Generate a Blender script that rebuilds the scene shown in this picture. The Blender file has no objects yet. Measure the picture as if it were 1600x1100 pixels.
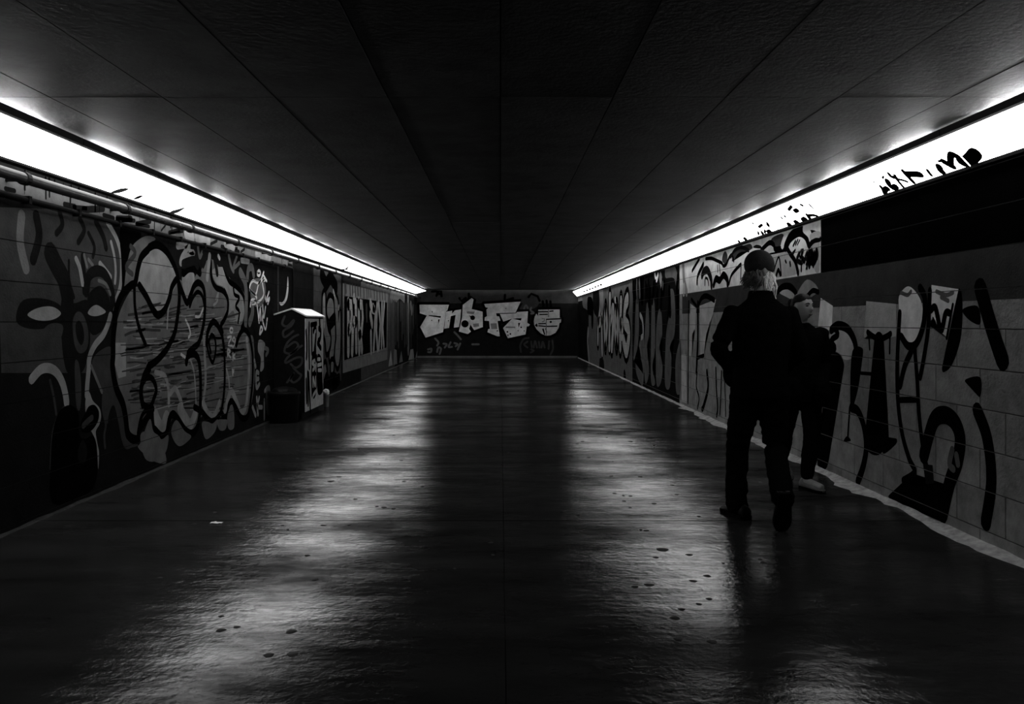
import bpy, bmesh, math, random
from mathutils import Vector, Matrix, noise
random.seed(7)
S = bpy.context.scene
COL = S.collection

# ------------------------------------------------------------------ camera
F, VX, VY, CH = 1250.0, 782.0, 503.0, 1.34        # focal length (px), vanishing point (px), eye height
cam_d = bpy.data.cameras.new('camera'); cam = bpy.data.objects.new('camera', cam_d); COL.objects.link(cam)
cam.location = (0, 0, CH); cam.rotation_euler = (math.radians(90), 0, 0)
cam_d.sensor_width = 36; cam_d.lens = 36 * F / 1600
cam_d.shift_x = (800 - VX) / 1600; cam_d.shift_y = -(550 - VY) / 1600
cam_d.clip_start = 0.05; cam_d.clip_end = 200
S.camera = cam
# ------------------------------------------------------------------ world and exposure
w = bpy.data.worlds.new('world'); S.world = w; w.use_nodes = True
w.node_tree.nodes['Background'].inputs[0].default_value = (0, 0, 0, 1)
w.node_tree.nodes['Background'].inputs[1].default_value = 0.0
vs = S.view_settings
vs.view_transform = 'Standard'; vs.look = 'None'; vs.gamma = 1; vs.use_curve_mapping = False; vs.exposure = 0.0
TUBE = 480.0                                       # the bare tubes behind the top rail
LAMP = 6.3                                         # radiance of the tube diffusers

# ------------------------------------------------------------------ measures of the underpass
WL, WR, H, Y0, Y1 = 3.12, 2.90, 2.536, -3.0, 29.9
CL, CL0 = 0.26, 0.04                               # block course height / first joint, left wall
CR, CR0 = 0.2415, 0.09                             # right wall

# ------------------------------------------------------------------ materials
def nt(name):
    m = bpy.data.materials.new(name); m.use_nodes = True
    t = m.node_tree; return m, t, t.nodes['Principled BSDF']
def setc(b, v, rough=0.6, spec=0.5):
    b.inputs['Base Color'].default_value = (v, v, v, 1); b.inputs['Roughness'].default_value = rough
    b.inputs['Specular IOR Level'].default_value = spec
def noisy(name, v, rough=0.6, spec=0.4, scale=6, amp=0.5, bump=0.0, bscale=60, rnd=0.0, stretch=(1, 1, 1), obj=False):
    m, t, b = nt(name); setc(b, v, rough, spec); N = t.nodes; L = t.links
    if obj: src = N.new('ShaderNodeTexCoord').outputs['Object']
    else: src = N.new('ShaderNodeNewGeometry').outputs['Position']
    mp = N.new('ShaderNodeMapping'); mp.inputs['Scale'].default_value = stretch; L.new(src, mp.inputs[0])
    n1 = N.new('ShaderNodeTexNoise'); n1.inputs['Scale'].default_value = scale; n1.inputs['Detail'].default_value = 7; n1.inputs['Roughness'].default_value = .65
    L.new(mp.outputs[0], n1.inputs['Vector'])
    mr = N.new('ShaderNodeMapRange'); mr.inputs[1].default_value = .25; mr.inputs[2].default_value = .75
    mr.inputs[3].default_value = v * (1 - amp); mr.inputs[4].default_value = v * (1 + amp)
    L.new(n1.outputs[0], mr.inputs[0]); out = mr.outputs[0]
    if rnd:
        oi = N.new('ShaderNodeObjectInfo'); r2 = N.new('ShaderNodeMapRange')
        r2.inputs[3].default_value = 1 - rnd; r2.inputs[4].default_value = 1 + rnd; L.new(oi.outputs['Random'], r2.inputs[0])
        mm = N.new('ShaderNodeMath'); mm.operation = 'MULTIPLY'; L.new(out, mm.inputs[0]); L.new(r2.outputs[0], mm.inputs[1]); out = mm.outputs[0]
    L.new(out, b.inputs['Base Color'])
    if bump:
        n2 = N.new('ShaderNodeTexNoise'); n2.inputs['Scale'].default_value = bscale; n2.inputs['Detail'].default_value = 5
        L.new(mp.outputs[0], n2.inputs['Vector'])
        bp = N.new('ShaderNodeBump'); bp.inputs['Strength'].default_value = bump; bp.inputs['Distance'].default_value = .01
        L.new(n2.outputs[0], bp.inputs['Height']); L.new(bp.outputs[0], b.inputs['Normal'])
    return m
LEVELS = (0.002, 0.010, 0.045, 0.12, 0.26, 0.48, 0.80)
PAINT = [noisy('spray_paint_%d' % i, v, .85, 0.0 if i < 3 else .05, 5, .35, .25, 70) for i, v in enumerate(LEVELS)]
M = {}
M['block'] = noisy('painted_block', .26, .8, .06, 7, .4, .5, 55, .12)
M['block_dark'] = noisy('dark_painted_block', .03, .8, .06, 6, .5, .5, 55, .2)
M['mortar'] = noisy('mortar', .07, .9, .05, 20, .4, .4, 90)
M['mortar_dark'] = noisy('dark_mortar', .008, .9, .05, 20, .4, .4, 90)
M['ceil'] = noisy('ceiling_concrete', .052, .66, .010, 3, .4, .3, 40, .05)
M['ceil_gap'] = noisy('ceiling_joint', .006, .9, .1)
M['fillet'] = noisy('pale_mortar', .34, .9, .2, 14, .6, .8, 40)
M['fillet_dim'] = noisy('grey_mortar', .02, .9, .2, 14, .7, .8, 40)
M['black_metal'] = noisy('black_metal', .004, .7, .06)
M['pipe'] = noisy('grey_pipe', .022, .27, .4, 9, .4)
M['conduit'] = noisy('black_conduit', .006, .7, .08)
M['cab_dark'] = noisy('dark_cabinet', .006, .8, .05, 8, .5)
M['cab_pale'] = noisy('pale_cabinet', .42, .5, .3, 10, .4)
M['cab_roof'] = noisy('cabinet_roof', .62, .35, .5, 16, .35)
M['bin'] = noisy('black_plastic', .003, .6, .12)
M['litter'] = noisy('white_litter', .75, .6, .3, 30, .2)
M['gum'] = noisy('trodden_gum', .01, .7, .2)
M['cloth_black'] = noisy('black_cloth', .0035, .9, .0, 40, .4, obj=True)
M['denim'] = noisy('dark_trousers', .0035, .9, .0, 60, .4, obj=True)
M['leather'] = noisy('black_leather', .005, .5, .12, 20, .4, obj=True)
M['skin'] = noisy('skin', .24, .55, .35, 30, .12, obj=True)
M['lips'] = noisy('lips', .10, .5, .3, obj=True)
M['eye'] = noisy('dark_eye', .02, .25, .5, obj=True)
M['hair_dark'] = noisy('dark_hair', .006, .6, .12, 60, .5, obj=True)
M['hair_back'] = noisy('ash_hair', .12, .8, .2, 60, .5, .6, 160, stretch=(1, 1, .25), obj=True)
M['hair_grey'] = noisy('grey_hair', .80, .7, .3, 60, .5, .6, 160, stretch=(1, 1, .25), obj=True)
M['cap'] = noisy('dark_cap', .013, .85, .2, 30, .5, .4, 200, obj=True)
M['sneaker'] = noisy('grey_sneaker', .13, .7, .3, 40, .3, obj=True)
M['lace'] = noisy('pale_lace', .40, .8, .2, obj=True)
M['sole'] = noisy('black_sole', .004, .8, .0, obj=True)

WEAR = (14.3, 10.7, 0)
def floor_mat():
    m, t, b = nt('worn_floor'); N = t.nodes; L = t.links
    pos = N.new('ShaderNodeNewGeometry').outputs['Position']
    mp = N.new('ShaderNodeMapping'); mp.inputs['Scale'].default_value = (1.0, 3.2, 1); L.new(pos, mp.inputs[0])
    def nz(scale, det, vec, rough=.6):
        n = N.new('ShaderNodeTexNoise'); n.inputs['Scale'].default_value = scale; n.inputs['Detail'].default_value = det; n.inputs['Roughness'].default_value = rough
        L.new(vec, n.inputs['Vector']); return n.outputs[0]
    def mr(src, a, b_, c, d):
        r = N.new('ShaderNodeMapRange'); r.inputs[1].default_value = a; r.inputs[2].default_value = b_; r.inputs[3].default_value = c; r.inputs[4].default_value = d
        L.new(src, r.inputs[0]); return r.outputs[0]
    big = nz(1.1, 8, mp.outputs[0], .68); fine = nz(26, 4, pos); mid = nz(4.0, 6, mp.outputs[0])
    N.remove(b); out = N['Material Output']
    df = N.new('ShaderNodeBsdfDiffuse'); gl = N.new('ShaderNodeBsdfGlossy'); gl.distribution = 'BECKMANN'; gl.inputs['Color'].default_value = (1, 1, 1, 1)
    L.new(mr(big, .3, .7, .008, .028), df.inputs['Color'])
    L.new(mr(mid, .25, .75, .17, .28), gl.inputs['Roughness'])
    fr = N.new('ShaderNodeFresnel'); fr.inputs['IOR'].default_value = 1.45
    mp3 = N.new('ShaderNodeMapping'); mp3.inputs['Location'].default_value = WEAR; mp3.inputs['Scale'].default_value = (.9, 1.7, 1); L.new(pos, mp3.inputs[0])
    wr = N.new('ShaderNodeMath'); wr.operation = 'MULTIPLY'; L.new(fr.outputs[0], wr.inputs[0]); L.new(mr(nz(.75, 6, mp3.outputs[0], .6), .38, .62, .10, 1.0), wr.inputs[1])
    w2 = N.new('ShaderNodeMath'); w2.operation = 'MULTIPLY'; L.new(wr.outputs[0], w2.inputs[0]); L.new(mr(nz(8, 7, mp.outputs[0], .72), .32, .68, .50, 1.25), w2.inputs[1]); wr = w2
    mx = N.new('ShaderNodeMixShader'); L.new(wr.outputs[0], mx.inputs[0]); L.new(df.outputs[0], mx.inputs[1]); L.new(gl.outputs[0], mx.inputs[2]); L.new(mx.outputs[0], out.inputs['Surface'])
    mp2 = N.new('ShaderNodeMapping'); mp2.inputs['Scale'].default_value = (.7, 3.0, 1); L.new(pos, mp2.inputs[0])
    add = N.new('ShaderNodeMath'); add.operation = 'MULTIPLY_ADD'; L.new(nz(1.5, 3, mp2.outputs[0], .5), add.inputs[0]); add.inputs[1].default_value = 2.0; fm = N.new('ShaderNodeMath'); fm.operation = 'MULTIPLY'; fm.inputs[1].default_value = .75; L.new(fine, fm.inputs[0]); L.new(fm.outputs[0], add.inputs[2])
    bp = N.new('ShaderNodeBump'); bp.inputs['Strength'].default_value = .30; bp.inputs['Distance'].default_value = .010
    L.new(add.outputs[0], bp.inputs['Height'])
    for sh in (df, gl, fr): L.new(bp.outputs[0], sh.inputs['Normal'])
    return m
M['floor'] = floor_mat()

def lamp_mat():
    m, t, b = nt('lit_diffuser'); N = t.nodes; L = t.links
    setc(b, .8, .4)
    b.inputs['Emission Color'].default_value = (1, 1, 1, 1); b.inputs['Emission Strength'].default_value = LAMP
    return m
M['lamp'] = lamp_mat()
m_t, _t, _b = nt('lit_tube'); setc(_b, .8); _b.inputs['Emission Color'].default_value = (1, 1, 1, 1); _b.inputs['Emission Strength'].default_value = TUBE; M['tube'] = m_t

# ------------------------------------------------------------------ helpers
def link(name, me, mat, parent=None, loc=None):
    o = bpy.data.objects.new(name, me); COL.objects.link(o)
    if mat is not None and not me.materials: me.materials.append(mat)
    if parent: o.parent = parent
    if loc: o.location = loc
    return o
def mesh(name, verts, faces, smooth=False):
    me = bpy.data.meshes.new(name); me.from_pydata([tuple(v) for v in verts], [], faces); me.validate(); me.update()
    if smooth:
        for p in me.polygons: p.use_smooth = True
    return me
def bm_mesh(name, bm, smooth=False):
    me = bpy.data.meshes.new(name); bmesh.ops.recalc_face_normals(bm, faces=bm.faces[:]); bm.to_mesh(me); bm.free()
    if smooth:
        for p in me.polygons: p.use_smooth = True
    return me
def add_box(bm, x0, x1, y0, y1, z0, z1):
    v = [bm.verts.new(p) for p in ((x0,y0,z0),(x1,y0,z0),(x1,y1,z0),(x0,y1,z0),(x0,y0,z1),(x1,y0,z1),(x1,y1,z1),(x0,y1,z1))]
    for f in ((0,3,2,1),(4,5,6,7),(0,1,5,4),(1,2,6,5),(2,3,7,6),(3,0,4,7)): bm.faces.new([v[i] for i in f])
def box(name, b, mat, parent=None, bevel=0):
    bm = bmesh.new(); add_box(bm, *b)
    if bevel: bmesh.ops.bevel(bm, geom=bm.edges[:], offset=bevel, segments=2, affect='EDGES', profile=.5)
    return link(name, bm_mesh(name, bm), mat, parent)
def add_prism(bm, prof, y0, y1):            # profile in x,z extruded along y
    a = [bm.verts.new((x, y0, z)) for x, z in prof]; b = [bm.verts.new((x, y1, z)) for x, z in prof]
    n = len(prof); bm.faces.new(a); bm.faces.new(b[::-1])
    for i in range(n): bm.faces.new((a[i], b[i], b[(i+1) % n], a[(i+1) % n]))
def prism(name, prof, y0, y1, mat, parent=None):
    bm = bmesh.new(); add_prism(bm, prof, y0, y1); return link(name, bm_mesh(name, bm), mat, parent)
def add_tube(bm, pts, r, seg=12):
    pts = [Vector(p) for p in pts]; rings = []
    for i, p in enumerate(pts):
        d = (pts[min(i+1, len(pts)-1)] - pts[max(i-1, 0)]).normalized()
        up = Vector((0, 0, 1)) if abs(d.z) < .9 else Vector((0, 1, 0))
        a = d.cross(up).normalized(); b = a.cross(d)
        rr = r[i] if isinstance(r, (list, tuple)) else r
        rings.append([bm.verts.new(p + (a*math.cos(t) + b*math.sin(t))*rr) for t in (2*math.pi*k/seg for k in range(seg))])
    for A, B in zip(rings, rings[1:]):
        for k in range(seg): bm.faces.new((A[k], A[(k+1) % seg], B[(k+1) % seg], B[k]))
    bm.faces.new(rings[0][::-1]); bm.faces.new(rings[-1])
def tube(name, pts, r, mat, parent=None, seg=12):
    bm = bmesh.new(); add_tube(bm, pts, r, seg); return link(name, bm_mesh(name, bm, True), mat, parent)
def empty(name, loc=(0, 0, 0)):
    o = bpy.data.objects.new(name, None); COL.objects.link(o); o.location = loc; return o
def tag(o, label, cat, group=None):
    o['label'] = label; o['category'] = cat
    if group: o['group'] = group
    return o
def struct(o, label=None):
    o['kind'] = 'structure'
    if label: o['label'] = label
    return o

# ------------------------------------------------------------------ painted marks on a plane
class Plane:
    """a real flat surface; marks seen at photo pixels are measured onto it and painted there"""
    def __init__(s, org, u, v, parent, joints=None):
        s.o = Vector(org); s.u = Vector(u).normalized(); s.v = Vector(v).normalized(); s.n = s.u.cross(s.v)
        if s.n.dot(Vector((0, 0, CH)) - s.o) < 0: s.n = -s.n
        s.parent = parent; s.k = 0; s.j = joints; s.pal = PAINT
    def at(s, px, py):
        d = Vector(((px - VX) / F, 1, (VY - py) / F)); c = Vector((0, 0, CH))
        p = c + d * ((s.o - c).dot(s.n) / d.dot(s.n)) - s.o
        return (p.dot(s.u), p.dot(s.v))
    def put(s, bm, name, lev, label=None, parent=None):
        if s.j: bm = cut_joints(bm, *s.j)
        if not bm.faces: bm.free(); return None
        off = .0005 + s.k * .000015; s.k += 1
        par = parent or s.parent; base = par.matrix_basis.translation.copy() if par else Vector()
        if par and par.parent: base = base + par.parent.matrix_basis.translation
        for v in bm.verts: v.co = s.o + s.u * v.co.x + s.v * v.co.y + s.n * off - base
        me = bpy.data.meshes.new(name)
        bm.normal_update()
        for f in bm.faces:
            if f.normal.dot(s.n) < 0: f.normal_flip()
        bm.to_mesh(me); bm.free()
        o = link(name, me, s.pal[lev] if isinstance(lev, int) else lev, par)
        if label: o['label'] = label
        return o
def cut_joints(bm, c, c0, blk, ymax, g=.0028):
    us = [v.co.x for v in bm.verts]; vsx = [v.co.y for v in bm.verts]
    if not us or min(us) > ymax: return bm
    lo, hi = min(vsx), max(vsx)
    for k in range(-1, 12):
        z = c0 + k * c
        if z < lo or z > hi: continue
        for dz in (-g, g):
            bmesh.ops.bisect_plane(bm, geom=bm.verts[:] + bm.edges[:] + bm.faces[:], dist=1e-6, plane_co=(0, z+dz, 0), plane_no=(0, 1, 0))
        dead = [f for f in bm.faces if abs(f.calc_center_median().y - z) < g*.99]
        if dead: bmesh.ops.delete(bm, geom=dead, context='FACES')
    return bm
def cat(pts, closed=False, n=7):
    P = [Vector(p) for p in pts]; m = len(P); out = []
    if m < 3 and not closed: return P
    for i in range(m if closed else m-1):
        if closed: a, b, c, d = P[i-1], P[i], P[(i+1) % m], P[(i+2) % m]
        else: a, b, c, d = P[max(i-1, 0)], P[i], P[i+1], P[min(i+2, m-1)]
        for k in range(n):
            t = k / n
            out.append(.5*((2*b) + (c-a)*t + (2*a-5*b+4*c-d)*t*t + (3*b-a-3*c+d)*t**3))
    if not closed: out.append(P[-1])
    return out
def crop(ox, oy, s):
    return lambda *pts: [(ox + x/s, oy + y/s) for x, y in pts]
cA, cB, cC, cD = crop(70,310,4.4), crop(70,540,4.4), crop(230,340,5.5), crop(230,520,5.5)
cE, cF, cG = crop(500,420,5.7875), crop(650,450,10), crop(770,450,10)
c1, c2, c3, c4, c5, c6 = crop(890,440,6.873), crop(980,380,3.931), crop(1100,320,6.874), crop(1260,430,3.333), crop(1380,430,2.748), crop(1350,200,8.889)
c7, cZ, cX = crop(1270,380,2.292), crop(330,380,3.667), crop(420,460,5.236)
def fill_bm(uv):
    bm = bmesh.new(); P = []
    for p in uv:
        if not P or (Vector(p) - Vector(P[-1])).length > 1e-4: P.append(p)
    if (Vector(P[0]) - Vector(P[-1])).length < 1e-4: P.pop()
    f = bm.faces.new([bm.verts.new((p[0], p[1], 0)) for p in P])
    bmesh.ops.triangulate(bm, faces=[f], ngon_method='EAR_CLIP'); return bm
def ribbon_bm(uv, wd, bm=None):
    bm = bm or bmesh.new(); P = [Vector((p[0], p[1])) for p in uv]; Q = [P[0]]
    for p in P[1:]:
        if (p - Q[-1]).length > wd*.12: Q.append(p)
    if len(Q) < 2: Q = [P[0], P[0] + Vector((wd*.3, 0))]
    P = Q; n = len(P); d0 = (P[1]-P[0]).normalized(); d1 = (P[-1]-P[-2]).normalized()
    pts = [(P[0]-d0*wd*.5, .28), (P[0]-d0*wd*.33, .8)] + [(p, 1) for p in P] + [(P[-1]+d1*wd*.33, .8), (P[-1]+d1*wd*.5, .28)]
    L = []
    for i, (p, s) in enumerate(pts):
        a = pts[max(i-1, 0)][0]; b = pts[min(i+1, len(pts)-1)][0]; d = (b-a)
        d = d.normalized() if d.length > 1e-9 else d0
        nn = Vector((-d.y, d.x)) * wd * .5 * s
        L.append((bm.verts.new((p.x+nn.x, p.y+nn.y, 0)), bm.verts.new((p.x-nn.x, p.y-nn.y, 0))))
    for a, b in zip(L, L[1:]): bm.faces.new((a[0], a[1], b[1], b[0]))
    return bm
def fillp(pl, px, lev, name='painted_shape', smooth=True, label=None, parent=None):
    uv = [pl.at(*p) for p in px]
    if smooth: uv = [(q.x, q.y) for q in cat(uv, True, 5)]
    return pl.put(fill_bm(uv), name, lev, label, parent)
def line(pl, strokes, wd, lev, name='painted_line', smooth=True, label=None, parent=None):
    if isinstance(strokes[0][0], (int, float)): strokes = [strokes]
    bm = bmesh.new()
    for st in strokes:
        uv = [pl.at(*p) for p in st]
        ribbon_bm(cat(uv) if smooth else uv, wd, bm)
    return pl.put(bm, name, lev, label, parent)
def ring(c, rx, ry=None, n=12): return [(c[0]+rx*math.cos(2*math.pi*k/n), c[1]+(ry or rx)*math.sin(2*math.pi*k/n)) for k in range(n)]
def rect(pl, u0, u1, v0, v1, lev, name, label=None, wob=0):
    pts = [(u0, v0), (u1, v0), (u1, v1), (u0, v1)]
    return pl.put(fill_bm(pts), name, lev, label)

# ------------------------------------------------------------------ the setting
floor = struct(box('floor', (-WL-.2, WR+.2, Y0, Y1+.2, -.25, -.012), M['mortar_dark']), 'worn dark concrete floor with a soft sheen')
ys = [Y0, 1.0] + [5.39 + 2.2*k for k in range(0, 12)]
ys = [y for y in ys if y < Y1-.5] + [Y1]
slab_cache = {}
for i, (a, b) in enumerate(zip(ys, ys[1:])):
    for xa, xb in ((-WL, .0185), (.0215, WR)):
        box('floor_slab', (xa, xb, a+.007, b-.007, -.1, 0), M['floor'], floor)
ceiling = struct(box('ceiling', (-WL-.2, WR+.2, Y0, Y1+.2, H+.012, H+.3), M['ceil_gap']), 'dark board-marked concrete ceiling')
ye = [Y0, -1.1, 4.26, 9.6, 15.0, 20.2, 25.3, Y1]
xe = [-WL] + [.6*k - .0 for k in range(-5, 5)] + [WR]
for a, b in zip(ye, ye[1:]):
    for xa, xb in zip(xe, xe[1:]):
        o = box('ceiling_panel', (xa+.003, xb-.003, a+.003, b-.003, H, H+.05), M['ceil'], ceiling)
        dz = random.uniform(0, .0015); o.location.z = dz
wall_left = struct(box('wall_left', (-WL-.25, -WL-.006, Y0, Y1, 0, H), M['mortar_dark']), 'left block wall covered in dark murals and letters')
wall_right = struct(box('wall_right', (WR+.006, WR+.25, Y0, Y1, 0, H), M['mortar']), 'right block wall covered in large painted letters')
wall_back = struct(box('wall_back', (-WL-.2, WR+.2, Y1, Y1+.2, 0, H), PAINT[2]), 'far end wall with pale block letters')

def block_mesh(L, h, t=.05, ch=.003):
    # face towards -x (right wall); a chamfered front
    x0, x1 = 0, t
    v = [(x1,0,0),(x1,L,0),(x1,L,h),(x1,0,h),(x0+ch,0,0),(x0+ch,L,0),(x0+ch,L,h),(x0+ch,0,h),(x0,ch,ch),(x0,L-ch,ch),(x0,L-ch,h-ch),(x0,ch,h-ch)]
    f = [(0,1,2,3),(0,4,5,1),(1,5,6,2),(2,6,7,3),(3,7,4,0),(4,8,9,5),(5,9,10,6),(6,10,11,7),(7,11,8,4),(8,11,10,9)]
    return v, f
def lay_blocks(parent, side, c, c0, blk, ya, yb, near, far, mat):
    g = .0028; rows = []
    zs = [0] + [c0 + c*k for k in range(0, 12) if .03 < c0 + c*k < H-.05] + [H]
    cache = {}; FV, FF = [], []; cand = []
    for r, (z0, z1) in enumerate(zip(zs, zs[1:])):
        y = ya - (blk*.5 if r % 2 else 0)
        while y < yb:
            a, b = max(y, ya), min(y+blk, yb); y += blk
            if b - a < .06: continue
            cand.append((a, b, z0, z1))
    vis = sorted((q for q in cand if q[0] >= near), key=lambda q: q[0])[:300]; vset = set(vis)
    for q in cand:
        a, b, z0, z1 = q; L, h = round(b-a-2*g, 4), round(z1-z0-2*g, 4)
        v, f = block_mesh(L, h)
        if side < 0: v = [(-x, y, z) for x, y, z in v]; f = [t[::-1] for t in f]
        loc = (side*(WR if side > 0 else WL), a+g, z0+g)
        if q in vset:
            if (L, h) not in cache:
                cache[(L, h)] = mesh('block', v, f)
            o = link('block', cache[(L, h)], mat, parent, loc)
        else:
            n0 = len(FV); FV += [(x+loc[0], y+loc[1], z+loc[2]) for x, y, z in v]; FF += [tuple(i+n0 for i in t) for t in f]
    o = link('far_blocks', mesh('far_blocks', FV, FF), mat, parent); o['kind'] = 'stuff'
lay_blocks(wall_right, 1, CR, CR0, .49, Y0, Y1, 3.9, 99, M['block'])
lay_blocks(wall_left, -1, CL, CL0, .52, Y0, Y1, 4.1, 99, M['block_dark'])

def fillet(name, side, W, wd, hh, mat, amp, label):
    rnd = random.Random(3 + side); V = []; Fc = []; n = 330
    for i in range(n+1):
        y = Y0 + (Y1-Y0-.002)*i/n
        k = wd*(.55 + amp*noise.noise(Vector((y*1.3, side*7.1, 0))) + .35*noise.noise(Vector((y*6, side*3.3, 2))))
        if side > 0 and y > 12.5: k *= .35
        k = max(.012, k); x = side*W
        V += [(x, y, hh*(.8+.5*noise.noise(Vector((y*4, 1, side))))), (x - side*k*.45, y, hh*.30), (x - side*k, y, .0005), (x, y, -.005)]
    for i in range(n):
        a = 4*i; b = a+4
        for j in range(4): Fc.append((a+j, a+(j+1) % 4, b+(j+1) % 4, b+j))
    Fc += [(0,1,2,3), (4*n, 4*n+3, 4*n+2, 4*n+1)]
    bm = bmesh.new(); me = mesh(name, V, Fc); bm.from_mesh(me); bpy.data.meshes.remove(me)
    return struct(link(name, bm_mesh(name, bm), mat), label)
fillet('baseboard_right', 1, WR, .17, .03, M['fillet'], .5, 'pale mortar fillet along the foot of the right wall')  # pale mortar strip of uneven width, much narrower towards the far end
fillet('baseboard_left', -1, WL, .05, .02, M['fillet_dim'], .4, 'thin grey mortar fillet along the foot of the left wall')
box('skirting_strip', (-WL+.02, WR-.05, Y1-.03, Y1+.01, 0, .07), PAINT[3], wall_back)

# ------------------------------------------------------------------ strip lights in the angle of wall and ceiling
UL = 1.13
TLx, TLz, BLx, BLz = 2.69, 2.468, 3.075, 2.365
TRx, TRz, BRx, BRz = 2.695, 2.468, 2.865, 2.290
def light_parts(side, W, T, B):
    s = side; h = UL/2 - .004
    d = Vector((B[0]-T[0], B[1]-T[1])).normalized(); n = Vector((d.y, -d.x))      # n: towards the room, down
    if n.x > 0: n = -n
    t = .012
    prof_h = [(B[0], B[1]+.004), (W, B[1]+.004), (W, H), (T[0]+.15, H), (T[0]+.15, H-.012)]
    prof_d = [(T[0], T[1]), (T[0]+n.x*t, T[1]+n.y*t), (B[0]+n.x*t, B[1]+n.y*t), (B[0], B[1])]
    prof_t = [(T[0]-.03, T[1]), (T[0]+.004, T[1]-.004), (T[0]+.012, T[1]+.042), (T[0]-.03, T[1]+.042)]
    prof_b = [(B[0]-.016, B[1]+.004), (B[0]-.014, B[1]-.022), (W, B[1]-.022), (W, B[1]+.004)]
    out = []
    for nm, pr, mt in (('housing', prof_h, M['black_metal']), ('diffuser', prof_d, M['lamp']), ('top_rail', prof_t, M['black_metal']), ('bottom_rail', prof_b, M['black_metal'])):
        bm = bmesh.new(); add_prism(bm, [(s*x, z) for x, z in pr], -h, h); me = bm_mesh(nm, bm); me.materials.append(mt); out.append((nm, me))
    bm = bmesh.new(); add_tube(bm, [(s*(T[0]+.11), -.28, 2.513), (s*(T[0]+.11), .28, 2.513)], .011, 10); me = bm_mesh('fluorescent_tube', bm); me.materials.append(M['tube']); out.append(('fluorescent_tube', me))
    for q in (-1, 1):
        bm = bmesh.new(); add_box(bm, min(s*(T[0]+.08), s*(T[0]+.13)), max(s*(T[0]+.08), s*(T[0]+.13)), q*.30-.02, q*.30+.02, 2.478, H)
        me = bm_mesh('lamp_holder', bm); me.materials.append(M['black_metal']); out.append(('lamp_holder', me))
    return out, n
PL, nL = light_parts(-1, WL, (TLx, TLz), (BLx, BLz))
PR, nR = light_parts(1, WR, (TRx, TRz), (BRx, BRz))
LIGHTS = {-1: [], 1: []}
def lights(side, parts, yc0, lab, grp):
    k0 = math.ceil((Y0 + UL/2 - yc0) / UL); y = yc0 + UL*k0
    while y < 2.4: y += UL                         # lamps nearer than this are left out to keep the near floor darker
    while y + UL/2 <= Y1 + .02:
        e = empty('strip_light_offscreen' if y < 3.6 else 'strip_light', (0, y, 0)); tag(e, lab, 'light', grp)
        for nm, me in parts: link(nm, me, None, e)
        LIGHTS[side].append(e); y += UL
lights(-1, PL, 5.67, 'glowing white strip light above the long grey pipe', 'strip lights above the pipe')
lights(1, PR, 5.42, 'glowing white strip light above the wall of big outlined letters', 'strip lights over the wall without a pipe')

def diff_plane(side, T, B):
    u = (0, 1, 0); v = Vector((side*(T[0]-B[0]), 0, T[1]-B[1])).normalized()
    n = Vector((side*(nL.x if side < 0 else nR.x), 0, (nL.y if side < 0 else nR.y)))
    p = Plane(Vector((side*B[0], 0, B[1])) + n*.0122, u, v, None); return p
DL, DR = diff_plane(-1, (TLx, TLz), (BLx, BLz)), diff_plane(1, (TRx, TRz), (BRx, BRz))
def unit_of(side, pl, px):
    y = pl.at(*px)[0]; return min(LIGHTS[side], key=lambda e: abs(e.location.y - y))
def mark(side, px, wd, lev=0, fill=False):
    pl = DL if side < 0 else DR; uv = [pl.at(*p) for p in px]
    for e in LIGHTS[side]:
        a, b = e.location.y - UL/2 + .006, e.location.y + UL/2 - .006
        if max(q[0] for q in uv) + wd < a or min(q[0] for q in uv) - wd > b: continue
        bm = fill_bm([(q.x, q.y) for q in cat(uv, True, 5)]) if fill else ribbon_bm(cat(uv), wd*1.7)
        for co, no in ((a, (-1, 0, 0)), (b, (1, 0, 0)), ): bmesh.ops.bisect_plane(bm, geom=bm.verts[:] + bm.edges[:] + bm.faces[:], dist=1e-6, plane_co=(co, 0, 0), plane_no=no, clear_outer=True)
        bmesh.ops.bisect_plane(bm, geom=bm.verts[:] + bm.edges[:] + bm.faces[:], dist=1e-6, plane_co=(0, .004, 0), plane_no=(0, -1, 0), clear_outer=True)
        pl.put(bm, 'marker_blot' if fill else 'marker_stroke', lev, None, e)
def name_lamps():
    own = {5.42: 'strip light with bold black marker letters scrawled over its diffuser', 4.29: 'strip light with one thick black squiggle near its lower edge',
           6.55: 'strip light above the black band with a small black loop at its lower corner', 7.68: 'strip light above the bright panel, its diffuser flecked with black marker ticks', 8.81: 'strip light above the bright panel with a short row of tiny black ticks'}
    for e in LIGHTS[1]:
        y = e.location.y; lab = own.get(round(y, 2))
        if not lab: lab, grp = next((l, g) for lim, l, g in ((7.2, 'clean white strip light over the black-banded block wall', 'lamps over the black band'), (12.9, 'clean white strip light above the bright painted panel', 'lamps over the bright panel'), (17.6, 'white strip light above the tall dripping grey letters', 'lamps over the dripping letters'), (27, 'white strip light above the row of rounded pale letters', 'lamps over the rounded letters'), (99, 'white strip light at the end wall beside the round emblem', 'lamps by the round emblem')) if y < lim)
        e['label'] = lab
        if round(y, 2) in own: del e['group']
        else: e['group'] = grp
    for e in LIGHTS[-1]:
        y = e.location.y
        lab, grp = next((l, g) for lim, l, g in ((6.7, 'white strip light and pipe above the staring face mural', 'lamps over the face mural'), (10.5, 'white strip light and pipe above the outlined bubble letters', 'lamps over the bubble letters'), (12.4, 'white strip light above the gabled utility cabinet', 'lamps over the cabinet'), (17.8, 'white strip light above the grey letters beyond the cabinet', 'lamps past the cabinet'), (24.5, 'white strip light above the black framed letter panel', 'lamps over the framed panel'), (99, 'white strip light above the streaky dark wall beside the end wall', 'lamps over the streaky wall')) if y < lim)
        e['label'] = lab.replace(' and pipe', ''); e['group'] = grp
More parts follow.
